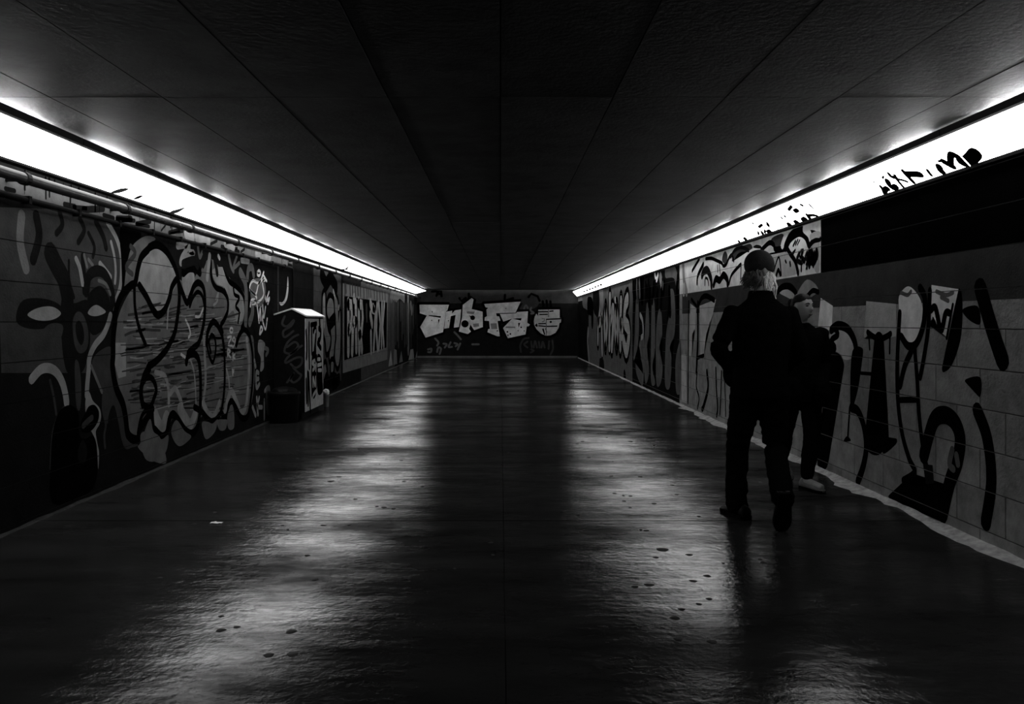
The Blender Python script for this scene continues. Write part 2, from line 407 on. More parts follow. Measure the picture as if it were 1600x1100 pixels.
# black marker tag on the near right diffusers
for st, wd in ((((235,815),(262,855),(285,915)), .022), (((285,880),(305,845),(335,840)), .030), (((330,740),(345,780),(400,830),(445,810)), .034),
               (((345,635),(380,675),(450,690)), .020), (((430,660),(455,710),(550,825)), .018), (((470,710),(540,725),(600,745)), .014),
               (((545,600),(590,650),(685,750)), .024), (((590,640),(690,640),(790,645)), .034), (((885,590),(910,625),(935,655)), .018),
               (((1045,540),(1060,580),(1090,610)), .034), (((1105,465),(1150,490),(1235,535)), .030), (((1205,500),(1210,370),(1290,395),(1370,450)), .030),
               (((1370,460),(1430,470),(1500,410),(1550,350)), .055), (((1040,462),(1070,456)), .012)):
    mark(1, c6(*st), wd)
mark(1, c6((125,765),(135,742),(150,745),(135,770)), 0, 0, True); mark(1, c6((245,685),(265,662),(285,675),(268,712)), 0, 0, True)
for st, wd in ((((910,55),(940,15)), .02), (((975,70),(1005,55)), .03), (((1145,5),(1180,35)), .03), (((1040,0),(1060,5)), .02), (((590,240),(625,212)), .02),
               (((685,200),(690,225)), .03), (((750,225),(800,268)), .014), (((583,290),(585,318)), .02), (((628,295),(630,318)), .03), (((655,270),(655,305)), .02),
               (((690,300),(715,285)), .04), (((1110,120),(1160,110),(1220,120)), .02), (((920,225),(930,220)), .05), (((995,200),(1010,195)), .05),
               (((1075,175),(1095,160)), .05), (((1120,120),(1140,150)), .04), (((435,370),(450,362)), .03), (((375,400),(380,392)), .03), (((835,142),(838,140)), .02), (((870,125),(873,123)), .02), (((525,200),(528,198)), .02)):
    mark(1, c3(*st), wd)
for st, wd, lv in ((((525,440),(545,428)), .03, 0), (((740,520),(770,500)), .06, 4), (((420,400),(440,392)), .06, 4)):
    mark(-1, crop(70,190,3.667)(*st), wd, lv)
for st, wd in ((((745,150),(790,150)), .05), (((770,150),(785,135)), .03), (((1050,258),(1060,250)), .05), (((1075,268),(1100,262)), .05)):
    mark(-1, cZ(*st), wd)
for k in range(7):
    mark(1, c1((150+30*k, 112-12*k), (165+30*k, 100-12*k)), .035)

name_lamps()
# ------------------------------------------------------------------ left wall murals
LW = Plane((-WL, 0, 0), (0, 1, 0), (0, 0, 1), wall_left, (CL, CL0, .52, 19.0))
rect(LW, Y0+.01, 11.2, .005, 2.12, 1, 'painted_background')
rect(LW, 11.25, 17.9, .005, 2.25, 1, 'painted_background')
rect(LW, 23.6, Y1-.01, .005, 2.30, 1, 'painted_background')
rect(LW, Y0+.01, 12.0, 2.165, 2.34, 3, 'painted_band', 'pale stained band of wall behind the pipe')
rnd = random.Random(5)
bm = bmesh.new()
for k in range(150):
    y = rnd.uniform(Y0, 12.0); ribbon_bm([(y, 2.33), (y+rnd.uniform(-.01,.01), rnd.uniform(2.17, 2.30))], rnd.choice((.006, .01, .02)), bm)
for k in range(26):
    y = rnd.uniform(4, 12); ribbon_bm([(y, 2.18), (y+rnd.uniform(.08,.3), rnd.uniform(2.17,2.24))], rnd.uniform(.02, .06), bm)
LW.put(bm, 'dark_drip', 1)
# face mural
fillp(LW, cA((-330,60),(100,75),(300,110),(430,160),(500,270),(525,400),(525,560),(490,700),(450,800),(330,1060),(310,1200),(-300,1200)), 2, 'mural_face', False, 'dark mural of a large staring face')
for st, wd, lv in (
    (((430,165),(490,270),(522,380),(527,500),(515,620),(480,720)), .05, 4), (((455,300),(478,400),(487,500),(482,580)), .035, 4),
    (((40,380),(90,480),(130,560),(160,700)), .16, 1), (((165,430),(168,560),(200,680)), .03, 1), (((260,400),(268,520),(272,640)), .06, 1),
    (((215,415),(240,480),(260,590)), .045, 4), (((270,390),(290,470)), .03, 3), (((380,450),(420,500),(450,540)), .05, 4), (((300,420),(330,460)), .03, 3),
    (((285,640),(300,540),(350,500),(410,520),(455,620),(465,740),(430,800)), .09, 1), (((370,565),(420,590),(450,660)), .03, 3),
    (((100,90),(120,180),(80,240)), .05, 1), (((240,140),(270,220),(230,300)), .05, 1), (((350,160),(400,260),(420,340)), .06, 1), (((300,240),(340,330),(330,400)), .04, 1),
    (((-60,120),(-40,260),(-80,420)), .08, 1), (((-160,120),(-170,300),(-130,480)), .08, 3)):
    line(LW, cA(*st), wd, lv, 'mural_line')
fillp(LW, cA((120,680),(200,720),(290,700),(300,820),(310,1000),(260,1190),(150,1190),(110,900)), 1, 'mural_patch')
fillp(LW, cA((290,760),(300,660),(380,600),(440,680),(445,800),(400,900),(330,940),(290,860)), 1, 'mural_eye_socket')
fillp(LW, cA((-200,820),(-150,700),(0,690),(110,740),(130,830),(100,870),(-50,900),(-160,880)), 1, 'mural_eye_socket')
fillp(LW, cA((295,788),(320,748),(355,733),(392,752),(418,782),(370,806),(325,808)), 4, 'mural_eye', True, 'blank pale eye of the mural face')
fillp(LW, cA((-120,800),(-60,758),(20,742),(75,755),(110,790),(80,822),(20,840),(-60,835)), 4, 'mural_eye', True, 'blank pale eye of the mural face')
fillp(LW, cA((190,860),(215,785),(255,790),(290,870),(300,960),(285,1040),(240,1065),(205,1010)), 2, 'mural_nose')
fillp(LW, cA((210,870),(235,840),(260,880),(270,960),(250,1010),(220,960)), 1, 'mural_nostril')
fillp(LW, cA((20,870),(120,870),(110,960),(60,1030),(20,1040),(-60,1000)), 2, 'mural_cheek')
line(LW, cA((450,805),(432,870),(400,940),(350,1000),(320,1055),(303,1110)) + cB((302,150),(292,260),(288,340)), .06, 4, 'mural_line')
fillp(LW, cB((278,440),(283,340),(292,310),(308,325),(330,380),(372,425),(386,480),(375,540),(350,590),(358,660),(372,740),(366,850),(355,680),(325,600),(300,560)), 4, 'mural_line')
fillp(LW, cB((275,470),(300,420),(340,408),(370,450),(368,510),(335,570),(290,600),(245,580),(250,520)), 0, 'mural_blot')
line(LW, cB((265,550),(300,515),(325,495)), .05, 2, 'mural_line')
line(LW, cB((-90,230),(-30,165),(30,155),(80,185),(118,250),(140,330),(150,400)), .07, 4, 'mural_line')
line(LW, cB((35,240),(58,340),(78,470)), .025, 2, 'mural_line'); line(LW, cB((130,430),(85,500),(58,590),(46,720),(40,840)), .03, 2, 'mural_line')
fillp(LW, cB((60,560),(110,440),(180,410),(230,470),(240,620),(280,640),(330,620),(355,700),(360,880),(300,1010),(60,1090),(40,800)), 0, 'mural_blot')
fillp(LW, cB((205,120),(235,130),(250,300),(240,440),(215,400)), 2, 'mural_line')
fillp(LW, cB((235,690),(265,650),(290,720),(275,800),(245,810),(225,760)), 1, 'mural_blot')
# neck shape beside the face
fillp(LW, cB((322,130),(360,50),(455,10),(462,150),(480,280),(530,390),(552,540),(560,640),(640,680),(600,700),(540,690),(480,420),(440,470),(430,540),(405,440),(402,330),(360,220)), 2, 'painted_shape')
line(LW, cB((400,340),(398,440),(418,540),(408,620),(414,700)), .03, 2); line(LW, cB((318,140),(355,230),(392,320)), .03, 3)
fillp(LW, cA((520,200),(640,190),(660,260),(620,400),(560,500),(535,640),(525,420)), 0, 'painted_shape')
fillp(LW, cA((540,640),(560,480),(600,330),(690,260),(760,280),(680,350),(640,470),(620,590),(560,640),(490,780),(470,760),(510,680)), 3, 'painted_shape')
line(LW, cA((590,330),(620,380),(560,470),(600,520)), .05, 2)
# big bubble letters
body = [(190,480),(213,448),(240,470),(258,492),(275,437),(300,447),(325,405),(345,425),(357,490),(372,450),(385,470),(386,520),(396,530),(397,600),(388,648),(378,650),(365,632),(350,648),(333,656),(318,648),(298,672),(275,650),(262,668),(252,678),(240,658),(231,640),(217,682),(200,672),(190,640),(180,600),(178,530)]
fillp(LW, body, 3, 'painted_letters', True, 'grey bubble letters with a dark drippy outline')
fillp(LW, cC((-60,420),(-20,310),(40,258),(110,258),(170,310),(215,390),(245,500),(215,600),(185,700),(150,785),(95,820),(45,790),(5,715),(-50,640),(-85,560)), 4, 'letter_fill', True, 'pale rounded top of a bubble letter')
fillp(LW, cC((400,560),(430,480),(480,520),(510,420),(535,330),(552,400),(560,560),(620,610),(680,690),(690,800),(650,880),(600,880),(540,880),(520,800),(495,690),(470,580)), 3, 'letter_fill')
fillp(LW, cC((300,500),(350,460),(400,480),(400,560),(350,700),(310,620)), 4, 'letter_fill')
fillp(LW, cC((660,430),(720,540),(800,640),(835,760),(820,880),(770,900),(740,800),(690,830),(690,680),(660,600),(590,560),(560,450)), 4, 'letter_fill')
fillp(LW, cB((474,-20),(556,-20),(558,210),(505,225),(480,130)), 4, 'letter_fill', False)
# hatching inside the letters
r2 = random.Random(11); bm = bmesh.new()
for k in range(190):
    x = r2.uniform(186, 385); y = r2.uniform(478, 640); ln = r2.uniform(14, 46); sl = r2.uniform(-.06, .30)*ln
    if x + ln > 396: continue
    pts = [(x, y), (x+ln*.35, y - sl*.4 + r2.uniform(-1.5, 1.5)), (x+ln*.7, y - sl*.7), (x+ln, y-sl+r2.uniform(-1, 1))]
    ribbon_bm(cat([LW.at(*p) for p in pts]), r2.choice((.009, .012, .016, .024)), bm)
LW.put(bm, 'hatching', 2)
bm = bmesh.new()
for k in range(60):
    x = r2.uniform(186, 380); y = r2.uniform(490, 650); ln = r2.uniform(10, 36); sl = r2.uniform(-.05, .32)*ln
    if x + ln > 394: continue
    ribbon_bm(cat([LW.at(*p) for p in ((x, y), (x+ln*.5, y-sl*.5+1), (x+ln, y-sl))]), r2.choice((.008, .012)), bm)
LW.put(bm, 'hatching', 4)
for st, wd, lv in ((((170,950),(180,790),(205,660),(240,575)), .03, 4), (((330,880),(358,940),(370,1000),(355,1030)), .03, 5), (((415,850),(450,848),(480,780)), .03, 5), (((205,1090),(235,1000),(245,900)), .025, 5),
                   (((630,930),(665,880),(682,800)), .05, 4), (((780,890),(810,820),(825,750)), .05, 4), (((590,700),(610,650),(600,720),(570,750)), .03, 4)):
    line(LW, cC(*st), wd, lv, 'letter_highlight')
for st, wd, lv in ((((370,230),(400,330),(413,470),(418,600)), .03, 4), (((485,50),(497,250),(500,420),(485,560)), .06, 4), (((855,60),(875,250),(868,450),(845,640),(800,690)), .09, 4), (((665,690),(690,580),(722,500),(765,590),(800,690)), .09, 4),
                   (((70,340),(150,370),(180,480),(185,620)), .05, 4), (((200,520),(240,480),(280,560),(300,640)), .06, 4), (((60,700),(90,780),(130,820),(165,720)), .14, 4), (((280,650),(330,740),(370,790),(410,700)), .12, 4), (((480,600),(520,690),(570,720),(620,600)), .08, 4), (((290,185),(325,210)), .03, 5), (((680,310),(700,400),(705,470)), .04, 4), (((0,270),(80,235),(150,160)), .03, 4)):
    line(LW, cD(*st), wd, lv, 'letter_highlight')
OUT = [
 (cA((480,850),(490,760),(530,660),(590,600),(620,580),(640,480),(665,400),(715,345)) + cC((10,262),(60,235),(110,245),(170,300),(220,390),(255,480),(270,580),(275,700),(260,850),(235,990),(195,1080)) + cD((160,150),(100,220),(40,270),(0,290)) + cB((720,160),(690,190),(668,260),(660,330),(672,405)), .075),
 (cA((650,600),(700,680),(740,760),(770,800)) + cC((50,800),(95,838),(150,790),(190,690),(210,600),(245,535)), .075),
 (cA((482,850),(470,950),(468,1080)) + cB((465,150),(490,290),(535,400),(555,500),(568,600),(600,640),(640,640),(652,570),(700,500),(740,440)), .08),
 (cB((735,470),(745,570),(785,620)) + cD((60,830),(120,890),(165,860),(190,740),(220,700),(260,740),(320,830),(375,865),(420,830),(450,700),(458,500),(455,350),(440,230),(400,180),(350,200),(335,260)), .08),
 (cD((405,640),(470,680),(520,740),(560,760),(610,720),(640,650),(660,500),(665,350),(660,150),(640,0)) + cC((650,1000),(632,930),(660,880),(690,800),(690,700),(650,630),(590,600),(552,520),(545,380)), .07),
 (cD((635,680),(665,730),(690,690),(700,620),(725,590),(760,640),(800,720),(840,735),(870,690),(890,560),(905,400),(905,200),(885,60)) + cC((870,1000),(830,960),(790,1010),(765,1090)), .08),
 (cC((270,560),(300,640),(340,730),(370,670),(400,590),(440,560),(480,600),(495,700),(490,860),(470,980),(440,1080)) + cD((395,130),(350,175)), .075),
 (cC((365,760),(390,690),(430,640),(470,670),(490,760)), .05),
 (cC((650,400),(700,540),(760,590),(820,660),(840,760),(835,880),(810,950)), .07),
 (cC((740,600),(750,660),(790,690),(760,760),(790,810),(780,900)), .05),
 (cC((510,1085),(520,980),(560,900),(600,920),(640,1000)), .08),
 (cD((512,0),(515,120),(540,220),(565,250),(588,150),(580,50),(550,20),(530,80),(545,170)), .05),
 (cB((668,400),(720,425),(750,360),(765,300),(740,230),(700,220),(672,260)), .06),
 (cB((640,600),(660,500),(690,450),(735,430)), .05),
 (cA((615,620),(620,760),(650,900),(690,1000)), .05)]
for px, wd in OUT: line(LW, px, wd, 0, 'letter_outline')
for pl_ in (cB((640,700),(660,660),(720,505),(745,590),(795,640),(835,800),(760,800),(700,760)), cD((205,840),(250,750),(320,845),(375,885),(350,930),(280,975),(230,930)), cD((470,770),(520,765),(560,780),(605,745),(580,850),(510,915),(480,860)),
            cD((600,755),(660,745),(688,755),(670,830),(620,835)), cD((690,700),(725,615),(745,690),(745,810),(712,835),(690,800)), cD((-60,880),(20,850),(120,915),(180,880),(160,1020),(80,1100),(-20,1080))):
    fillp(LW, pl_, 3, 'paint_drip')
# strokes at the top and on the right of the letters
for st, wd, lv in ((((260,240),(340,235),(325,300),(300,345),(288,385)), .08, 4), (((360,230),(365,290),(402,305),(340,335),(300,352)), .06, 4), (((435,260),(450,340),(470,300)), .05, 3), (((535,330),(525,430),(515,520)), .08, 4),
                   (((310,470),(360,430),(420,440),(450,470)), .10, 0), (((310,400),(400,370),(430,410)), .1, 1), (((480,300),(500,360),(480,420)), .05, 1), (((570,320),(590,420),(600,480)), .08, 1), (((610,330),(620,350)), .05, 5), (((640,360),(690,470),(760,500)), .08, 1),
                   (((700,330),(720,420),(740,460)), .06, 3), (((770,330),(740,430),(790,390)), .05, 3), (((810,365),(870,375)), .08, 4), (((860,520),(870,440),(900,430),(915,500)), .1, 3), (((800,470),(840,560),(850,700),(845,900)), .12, 3), (((880,900),(905,800),(890,600)), .12, 3),
                   (((865,580),(885,640),(870,780)), .07, 0), (((920,950),(925,1090)), .10, 1), (((950,260),(1040,330)), .12, 3), (((670,220),(740,250)), .10, 4), (((340,135),(380,170)), .14, 4), (((430,160),(520,190)), .14, 4), (((940,310),(1050,340)), .14, 4)):
    line(LW, cC(*st), wd, lv, 'painted_line')
TAGW = [cC(*p) for p in (((945,470),(960,455),(972,475),(962,498),(945,490),(948,470)), ((1000,470),(960,560),(905,545),(880,610),(930,660),(960,560),(1010,540)), ((880,620),(940,690),(900,740),(960,720),(1000,660),(990,560),(1010,520)),
        ((885,760),(895,710),(930,710),(945,770),(960,900)), ((975,760),(980,680),(1005,645),(1015,700)), ((1045,640),(1020,720),(1050,690),(1035,740)), ((990,740),(1000,860),(1015,770)), ((960,860),(970,780),(975,880)), ((1030,870),(1015,960),(990,880),(995,830)), ((965,1000),(975,940),(990,960),(970,1000)), ((1000,500),(1025,545)), ((900,560),(950,650),(1000,600)))]
line(LW, TAGW, .038, 6, 'spray_tag', label='white scribbled tag on the dark mural')
fillp(LW, cC((890,560),(960,520),(1010,560),(1015,660),(980,760),(900,740)), 3, 'painted_shape')
line(LW, TAGW[1:4], .036, 6, 'spray_tag')
line(LW, [cC(*ring((722,968), 13, 20, 9) + [(735,968)])] + [cD(*p) for p in (((690,40),(722,35),(700,85)), ((745,75),(730,60),(745,40),(755,60),(750,95),(735,125)), ((695,105),(730,112)), ((690,200),(690,145),(712,158),(695,180),(715,212)), ((735,175),(735,235)), ((752,185),(738,205),(752,222)), ((730,315),(734,365)), ((742,318),(740,340)))], .028, 5, 'spray_tag', label='thin pale tag written down the bubble letters')
line(LW, [cD(*p) for p in (((955,345),(935,345),(938,470),(962,440)), ((937,400),(955,395)), ((940,560),(950,700)), ((960,560),(945,620)), ((950,640),(985,640)), ((1010,500),(1040,480),(1045,650)), ((1005,580),(1005,740)), ((905,640),(930,710)), ((920,240),(930,290)))], .06, 4, 'spray_tag')
fillp(LW, cD((960,60),(1010,90),(1000,180),(1000,300),(970,330),(975,220),(950,150)), 4, 'painted_shape'); fillp(LW, cD((1020,480),(1055,470),(1050,690),(1025,680)), 3, 'painted_shape')
line(LW, cD((1010,130),(1040,150),(1020,190)), .06, 3)
fillp(LW, cZ((438,190),(442,250),(436,310),(420,345),(400,358),(390,338),(408,338),(424,310),(433,255)), 5, 'painted_crescent', True, 'pale crescent moon shape on the dark wall')
# wall beyond the cabinet
fillp(LW, cE((-60,-30),(190,60),(190,1010),(20,1085),(-60,1100)), 2, 'painted_background', False)
for px in (cE((62,370),(70,300),(90,265),(115,290),(125,370),(115,445),(95,470),(70,430)), cE((100,530),(130,480),(132,690),(110,820),(85,800),(98,660)), cE((25,250),(45,230),(50,420),(70,560),(92,620),(85,700),(60,750),(48,640),(30,560),(22,400)),
           cE((130,260),(158,300),(165,480),(180,380),(185,600),(175,820),(155,880),(135,800),(140,690),(148,620),(142,480)), cE((30,900),(50,870),(60,990),(40,1030)), cE((100,850),(120,850),(118,920),(100,930))):
    uvp = px + [px[0]]
    line(LW, uvp, .22, 0, 'letter_outline'); fillp(LW, px, 3, 'painted_letter')
line(LW, cE((15,55),(55,140),(95,75),(145,165)), .28, 0, 'painted_line', False)
line(LW, cE((90,500),(130,450)), .25, 0); line(LW, [cE((35,260),(38,520)), cE((120,200),(135,260)), cE((170,340),(168,360))], .08, 4, 'letter_highlight')
line(LW, [cE((45,1040),(60,990),(75,1040)), cE((90,1020),(120,990),(150,1010)), cE((120,1040),(170,1000))], .25, 0)
fillp(LW, cE((205,130),(615,222),(608,822),(205,945)), 3, 'painted_panel', False, 'grey painted frame around a black lettered panel')
fillp(LW, cE((218,245),(605,305),(600,712),(218,828)), 0, 'painted_panel', False, 'black painted panel with tall narrow letters')
line(LW, [cE(*p) for p in (((255,310),(255,750)), ((255,325),(282,325),(287,430),(278,510),(258,560)), ((296,540),(290,745)), ((308,270),(322,300),(327,720)), ((300,480),(325,480)))], .26, 4, 'painted_letter', False, 'tall narrow pale painted letter')
line(LW, [cE(*p) for p in (((350,305),(354,740)), ((350,320),(378,325),(386,440),(376,560),(356,600)), ((364,600),(378,725)))], .26, 4, 'painted_letter', False, 'tall narrow pale painted letter')
line(LW, [cE(*p) for p in (((455,310),(470,360),(490,370)), ((460,590),(462,735)), ((480,350),(500,400),(485,720)), ((516,330),(508,560),(520,715)), ((530,325),(545,500),(532,705)), ((560,330),(556,690)), ((580,325),(566,520),(576,690)), ((455,420),(470,500)))], .24, 4, 'painted_letter', False, 'crowded tall narrow painted letters')
line(LW, cE((420,350),(422,450)), .2, 2)
r3 = random.Random(2); bm = bmesh.new()
for k in range(16):
    x = 215 + k*25 + r3.uniform(-8, 8); ribbon_bm([LW.at(*p) for p in cE((x, 140+x*.18-30), (x+2, 190+x*.18-30+r3.uniform(0, 30)))], .12, bm)
LW.put(bm, 'paint_run', 2)
for px, lv in ((cE((618,885),(640,735),(655,870)), 4), (cE((662,870),(670,725),(692,735),(697,860)), 3), (cE((715,850),(735,740),(748,840)), 3), (cE((800,825),(818,730),(842,725),(852,815)), 4), (cE((860,815),(876,745),(897,805)), 4)):
    fillp(LW, px, lv, 'painted_shape', False)
line(LW, cE((796,290),(795,480),(798,720)), .5, 3); line(LW, [cE((640,270),(660,230),(690,250),(720,220),(760,260)), cE((820,330),(830,380))], .35, 3)
bm = bmesh.new()
for k in range(18):
    x = 640 + k*14 + r3.uniform(-5, 5); y = 300 + .22*(x-640); ribbon_bm([LW.at(*p) for p in cE((x, y), (x, y+r3.uniform(80, 380)))], .22, bm)
LW.put(bm, 'paint_run', 2)

# ------------------------------------------------------------------ right wall
RW = Plane((WR, 0, 0), (0, 1, 0), (0, 0, 1), wall_right, (CR, CR0, .49, 19.0))
JT = CR0 + 7*CR                                     # joint under the top band (1.78 m)
yq = lambda px: F*WR/(px-VX)
rect(RW, Y0+.01, yq(1283), JT+.004, 2.262, 0, 'painted_band', 'matt black band along the top of the wall')
rect(RW, Y0+.01, yq(1066), 1.47, JT-.004, 2, 'painted_band', 'dull grey band above the big letters')
rect(RW, yq(1283)+.01, yq(1062), JT+.004, 2.262, 6, 'painted_background')
rect(RW, yq(1062)+.01, yq(988), .02, 2.262, 1, 'painted_background')
rect(RW, yq(988)+.02, yq(920), .02, 2.262, 3, 'painted_background')
rect(RW, yq(920)+.02, Y1-.02, .02, 2.1, 1, 'painted_background')
# big letters with black outlines
for px, lv, sm in ((c4((75,118),(138,160),(132,290),(60,275)), 6, False), (c4((122,310),(165,266),(215,295),(245,350),(242,425),(200,440),(165,402),(118,402),(138,365)), 5, True),
                   (c4((312,135),(467,150),(467,318),(395,335),(330,305),(300,330)), 5, False), (c5((68,92),(100,50),(130,60),(162,110),(172,180),(160,265),(125,305),(90,280),(72,225),(70,160)), 6, True),
                   (c5((208,42),(325,60),(300,160),(272,270),(242,235),(215,175),(196,215)), 6, False), (c4((60,760),(95,690),(108,740),(104,810),(60,795)), 5, True),
                   (c2((388,370),(425,400),(418,520),(400,560),(395,700),(380,690)), 5, False), (c2((445,385),(545,345),(525,440),(485,560),(470,690),(448,690)), 5, False), (c2((335,682),(362,686),(366,985),(334,970)), 5, False),
                   (c2((490,830),(545,820),(540,950),(480,1010)), 4, False), (c7((20,170),(-40,210),(-60,190),(-20,130)), 4, True)):
    fillp(RW, px, lv, 'letter_fill', sm)
fillp(RW, c3((812,945),(880,905),(970,960),(940,1010),(880,985)), 5, 'letter_fill', True)
line(RW, c3((790,930),(850,880),(930,880),(990,950)), .07, 0, 'letter_outline')
for px in (c4((115,420),(160,405),(195,455),(190,520),(165,650),(140,800),(108,1000),(58,985),(80,800),(120,640),(112,520)), c4((240,395),(292,380),(290,450),(268,600),(235,700),(228,600)),
           c4((355,325),(402,325),(402,560),(402,700),(430,845),(380,935),(320,915),(308,830),(378,820),(376,650),(350,600)), c7((360,825),(355,868),(490,868),(480,930),(462,995),(400,962),(275,915),(300,880)),
           c7((522,165),(536,200),(532,330),(502,430),(470,462),(464,440),(485,370),(508,270)), c7((536,238),(590,225),(600,290),(560,275)), c7((545,490),(600,480),(600,550),(570,520)), c4((195,865),(212,838),(232,862)), c4((405,840),(440,880),(467,850),(467,880),(400,930))):
    fillp(RW, px, 0, 'letter_outline', True)
for st, wd in ((c4((130,285),(165,262),(215,280),(250,340),(262,410)), .08), (c4((226,690),(216,845)), .03), (c4((235,690),(270,710),(300,790),(312,900),(295,1000),(268,1075)), .08), (c4((320,298),(350,320),(385,332),(420,318),(440,305)), .05),
               (c4((325,300),(330,385)), .025), (c4((436,310),(434,405)), .025), (c4((350,610),(332,740),(310,815)), .03), (c4((285,510),(352,515)), .03), (c4((120,400),(150,380),(130,340),(165,310),(150,280)), .06), (c4((75,580),(85,640),(105,690)), .03),
               (c7((312,250),(303,420),(305,560),(320,680),(345,770),(365,820),(325,850)), .055), (c7((318,335),(342,368),(372,358),(397,290),(402,200),(385,160)), .06), (c7((352,390),(330,440),(313,510)), .06), (c7((366,385),(375,500),(380,600),(393,720),(408,800)), .05),
               (c7((308,562),(377,560)), .045), (c7((398,760),(432,640),(470,615),(508,640),(528,700),(518,780),(490,860),(465,970)), .12), (c7((424,240),(440,232),(460,312),(476,252),(490,250)), .05), (c7((502,220),(480,340)), .025), (c7((420,170),(414,300),(400,400),(385,480)), .05),
               (c2((434,370),(434,600),(425,790)), .10), (c2((440,375),(460,335),(490,325),(535,350)), .08), (c2((378,360),(376,600),(374,980)), .06), (c2((395,345),(425,385)), .06), (c2((430,795),(425,880),(442,950),(432,1015)), .05), (c2((490,790),(497,890),(470,1000),(460,1020)), .09), (c2((545,770),(549,900),(556,1010),(550,1060)), .06), (c2((580,790),(575,950),(570,1050)), .05), (c2((600,850),(606,1060)), .04), (c2((470,690),(430,710),(425,760)), .06),
               (c7((-20,190),(0,170),(20,175)), .05), (c7((590,600),(625,700),(640,850),(620,1000)), .10), (c7((600,160),(640,300),(680,420)), .12)):
    line(RW, st, wd, 0, 'letter_outline')
line(RW, [c7((500,740),(490,790),(505,810)), c7((515,760),(520,790))], .05, 3, 'paint_smear')
fillp(RW, c7((395,790),(430,795),(435,860),(405,862)), 1, 'paint_smear', False)
line(RW, [c5((78,75),(105,85),(120,70)), c5((230,70),(270,85),(300,75)), c5((250,95),(280,110))], .03, 3, 'paint_smear')
# bright cartoon-like panel under the lights
for px, lv in ((c3((0,550),(220,520),(300,540),(260,600),(230,640),(140,600),(40,580)), 6), (c3((195,600),(210,520),(235,500),(255,560),(235,640)), 2), (c3((300,600),(320,510),(380,460),(450,430),(500,420),(520,470),(440,500),(370,520),(320,600)), 2), (c3((620,480),(700,420),(750,440),(770,480),(880,470),(930,530),(985,620),(1010,740),(720,770),(640,600)), 5),
               (c3((740,350),(830,310),(860,340),(830,430),(760,460),(720,400)), 2), (c3((905,470),(960,360),(1030,330),(1100,370),(1125,450),(1040,480),(960,500)), 6), (c3((1140,460),(1180,400),(1240,385),(1240,700),(1190,700)), 5), (c3((1115,285),(1160,270),(1215,290),(1160,325)), 1), (c3((530,460),(560,430),(610,440),(615,470)), 1)):
    fillp(RW, px, lv, 'painted_shape')
for st, wd, lv in ((((20,580),(80,575),(140,600),(190,625),(210,655),(240,640),(270,570),(300,540),(320,600)), .05, 0), (((-20,760),(0,715),(40,705),(75,790),(82,870)), .12, 1), (((10,860),(15,790),(40,800),(50,860)), .04, 1), (((105,860),(130,795),(170,810),(210,755),(250,800),(255,850)), .10, 0), (((270,850),(300,750),(395,640)), .05, 0), (((400,640),(395,800)), .03, 0),
                   (((145,650),(150,720)), .03, 0), (((165,640),(175,740)), .03, 0), (((290,560),(330,490),(400,455),(480,490)), .05, 1),
                   (((615,490),(700,410),(750,430),(770,478),(880,465),(930,530),(982,610),(1012,735)), .06, 0), (((752,710),(805,560),(832,755)), .03, 0), (((700,530),(800,510),(880,492)), .02, 0), (((780,750),(800,700),(820,750)), .05, 0), (((875,600),(885,620)), .03, 0), (((925,620),(930,650)), .04, 0), (((745,590),(735,610)), .03, 0),
                   (((845,430),(880,340),(935,295)), .09, 6), (((880,450),(930,350),(1020,285),(1095,320),(1135,420)), .11, 0), (((1080,260),(1130,310),(1150,370)), .08, 6), (((1135,440),(1180,385),(1245,365)), .06, 0), (((1150,345),(1200,320),(1240,320)), .06, 5),
                   (((960,440),(985,390)), .03, 0), (((985,430),(1010,375)), .025, 0), (((1005,430),(1030,380)), .02, 0), (((950,520),(985,480),(960,530)), .02, 0)):
    line(RW, c3(*st), wd, lv, 'painted_line')
r4 = random.Random(9); bm = bmesh.new()
for k in range(26):
    x = r4.uniform(1000, 1235); y = r4.uniform(480, 560)
    ribbon_bm(cat([RW.at(*p) for p in c3((x, y), (x+r4.uniform(-25, 25), y+60), (x+r4.uniform(-30, 30), y+r4.uniform(90, 160)))]), r4.uniform(.02, .06), bm)
RW.put(bm, 'scribble', 1)
# tall dripping letters
for px in (c2((55,340),(68,345),(72,560),(52,760),(80,860),(100,850),(105,600),(85,580),(40,720),(48,560)), c2((118,390),(132,400),(135,560),(122,640),(135,790),(112,862),(104,700)), c2((152,375),(168,370),(172,640),(155,760),(172,860),(148,855),(146,640)), c2((192,420),(210,420),(215,560),(198,640),(218,760),(205,862),(180,855),(178,560)),
           c2((258,300),(285,290),(296,420),(290,560),(262,640),(272,700),(262,885),(232,855),(240,560),(262,420)), c2((328,590),(325,700),(330,880),(318,930),(300,900),(298,720)), c2((20,300),(35,330),(30,560),(22,800),(5,780),(0,500))):
    fillp(RW, px, 3, 'painted_letter')
for st, wd, lv in ((((80,440),(95,480),(98,560),(88,580)), .12, 5), (((55,230),(60,330)), .3, 3), (((75,235),(78,320)), .15, 3), (((100,250),(98,290)), .08, 5), (((170,190),(180,225),(190,195)), .1, 6), (((205,210),(215,260)), .2, 4), (((240,180),(290,180),(310,260)), .2, 3), (((345,140),(350,230),(365,300)), .15, 4), (((350,270),(348,300)), .15, 5), (((400,170),(445,95)), .06, 0), (((430,245),(435,200),(468,130)), .08, 0)):
    line(RW, c2(*st), wd, lv, 'painted_line')
bm = bmesh.new()
for k in range(26):
    x = r4.uniform(35, 320); y0 = r4.uniform(200, 300); ribbon_bm([RW.at(*p) for p in c2((x, y0), (x+r4.uniform(-6, 6), y0+r4.uniform(50, 150)))], r4.uniform(.06, .2), bm)
RW.put(bm, 'paint_run', 0)
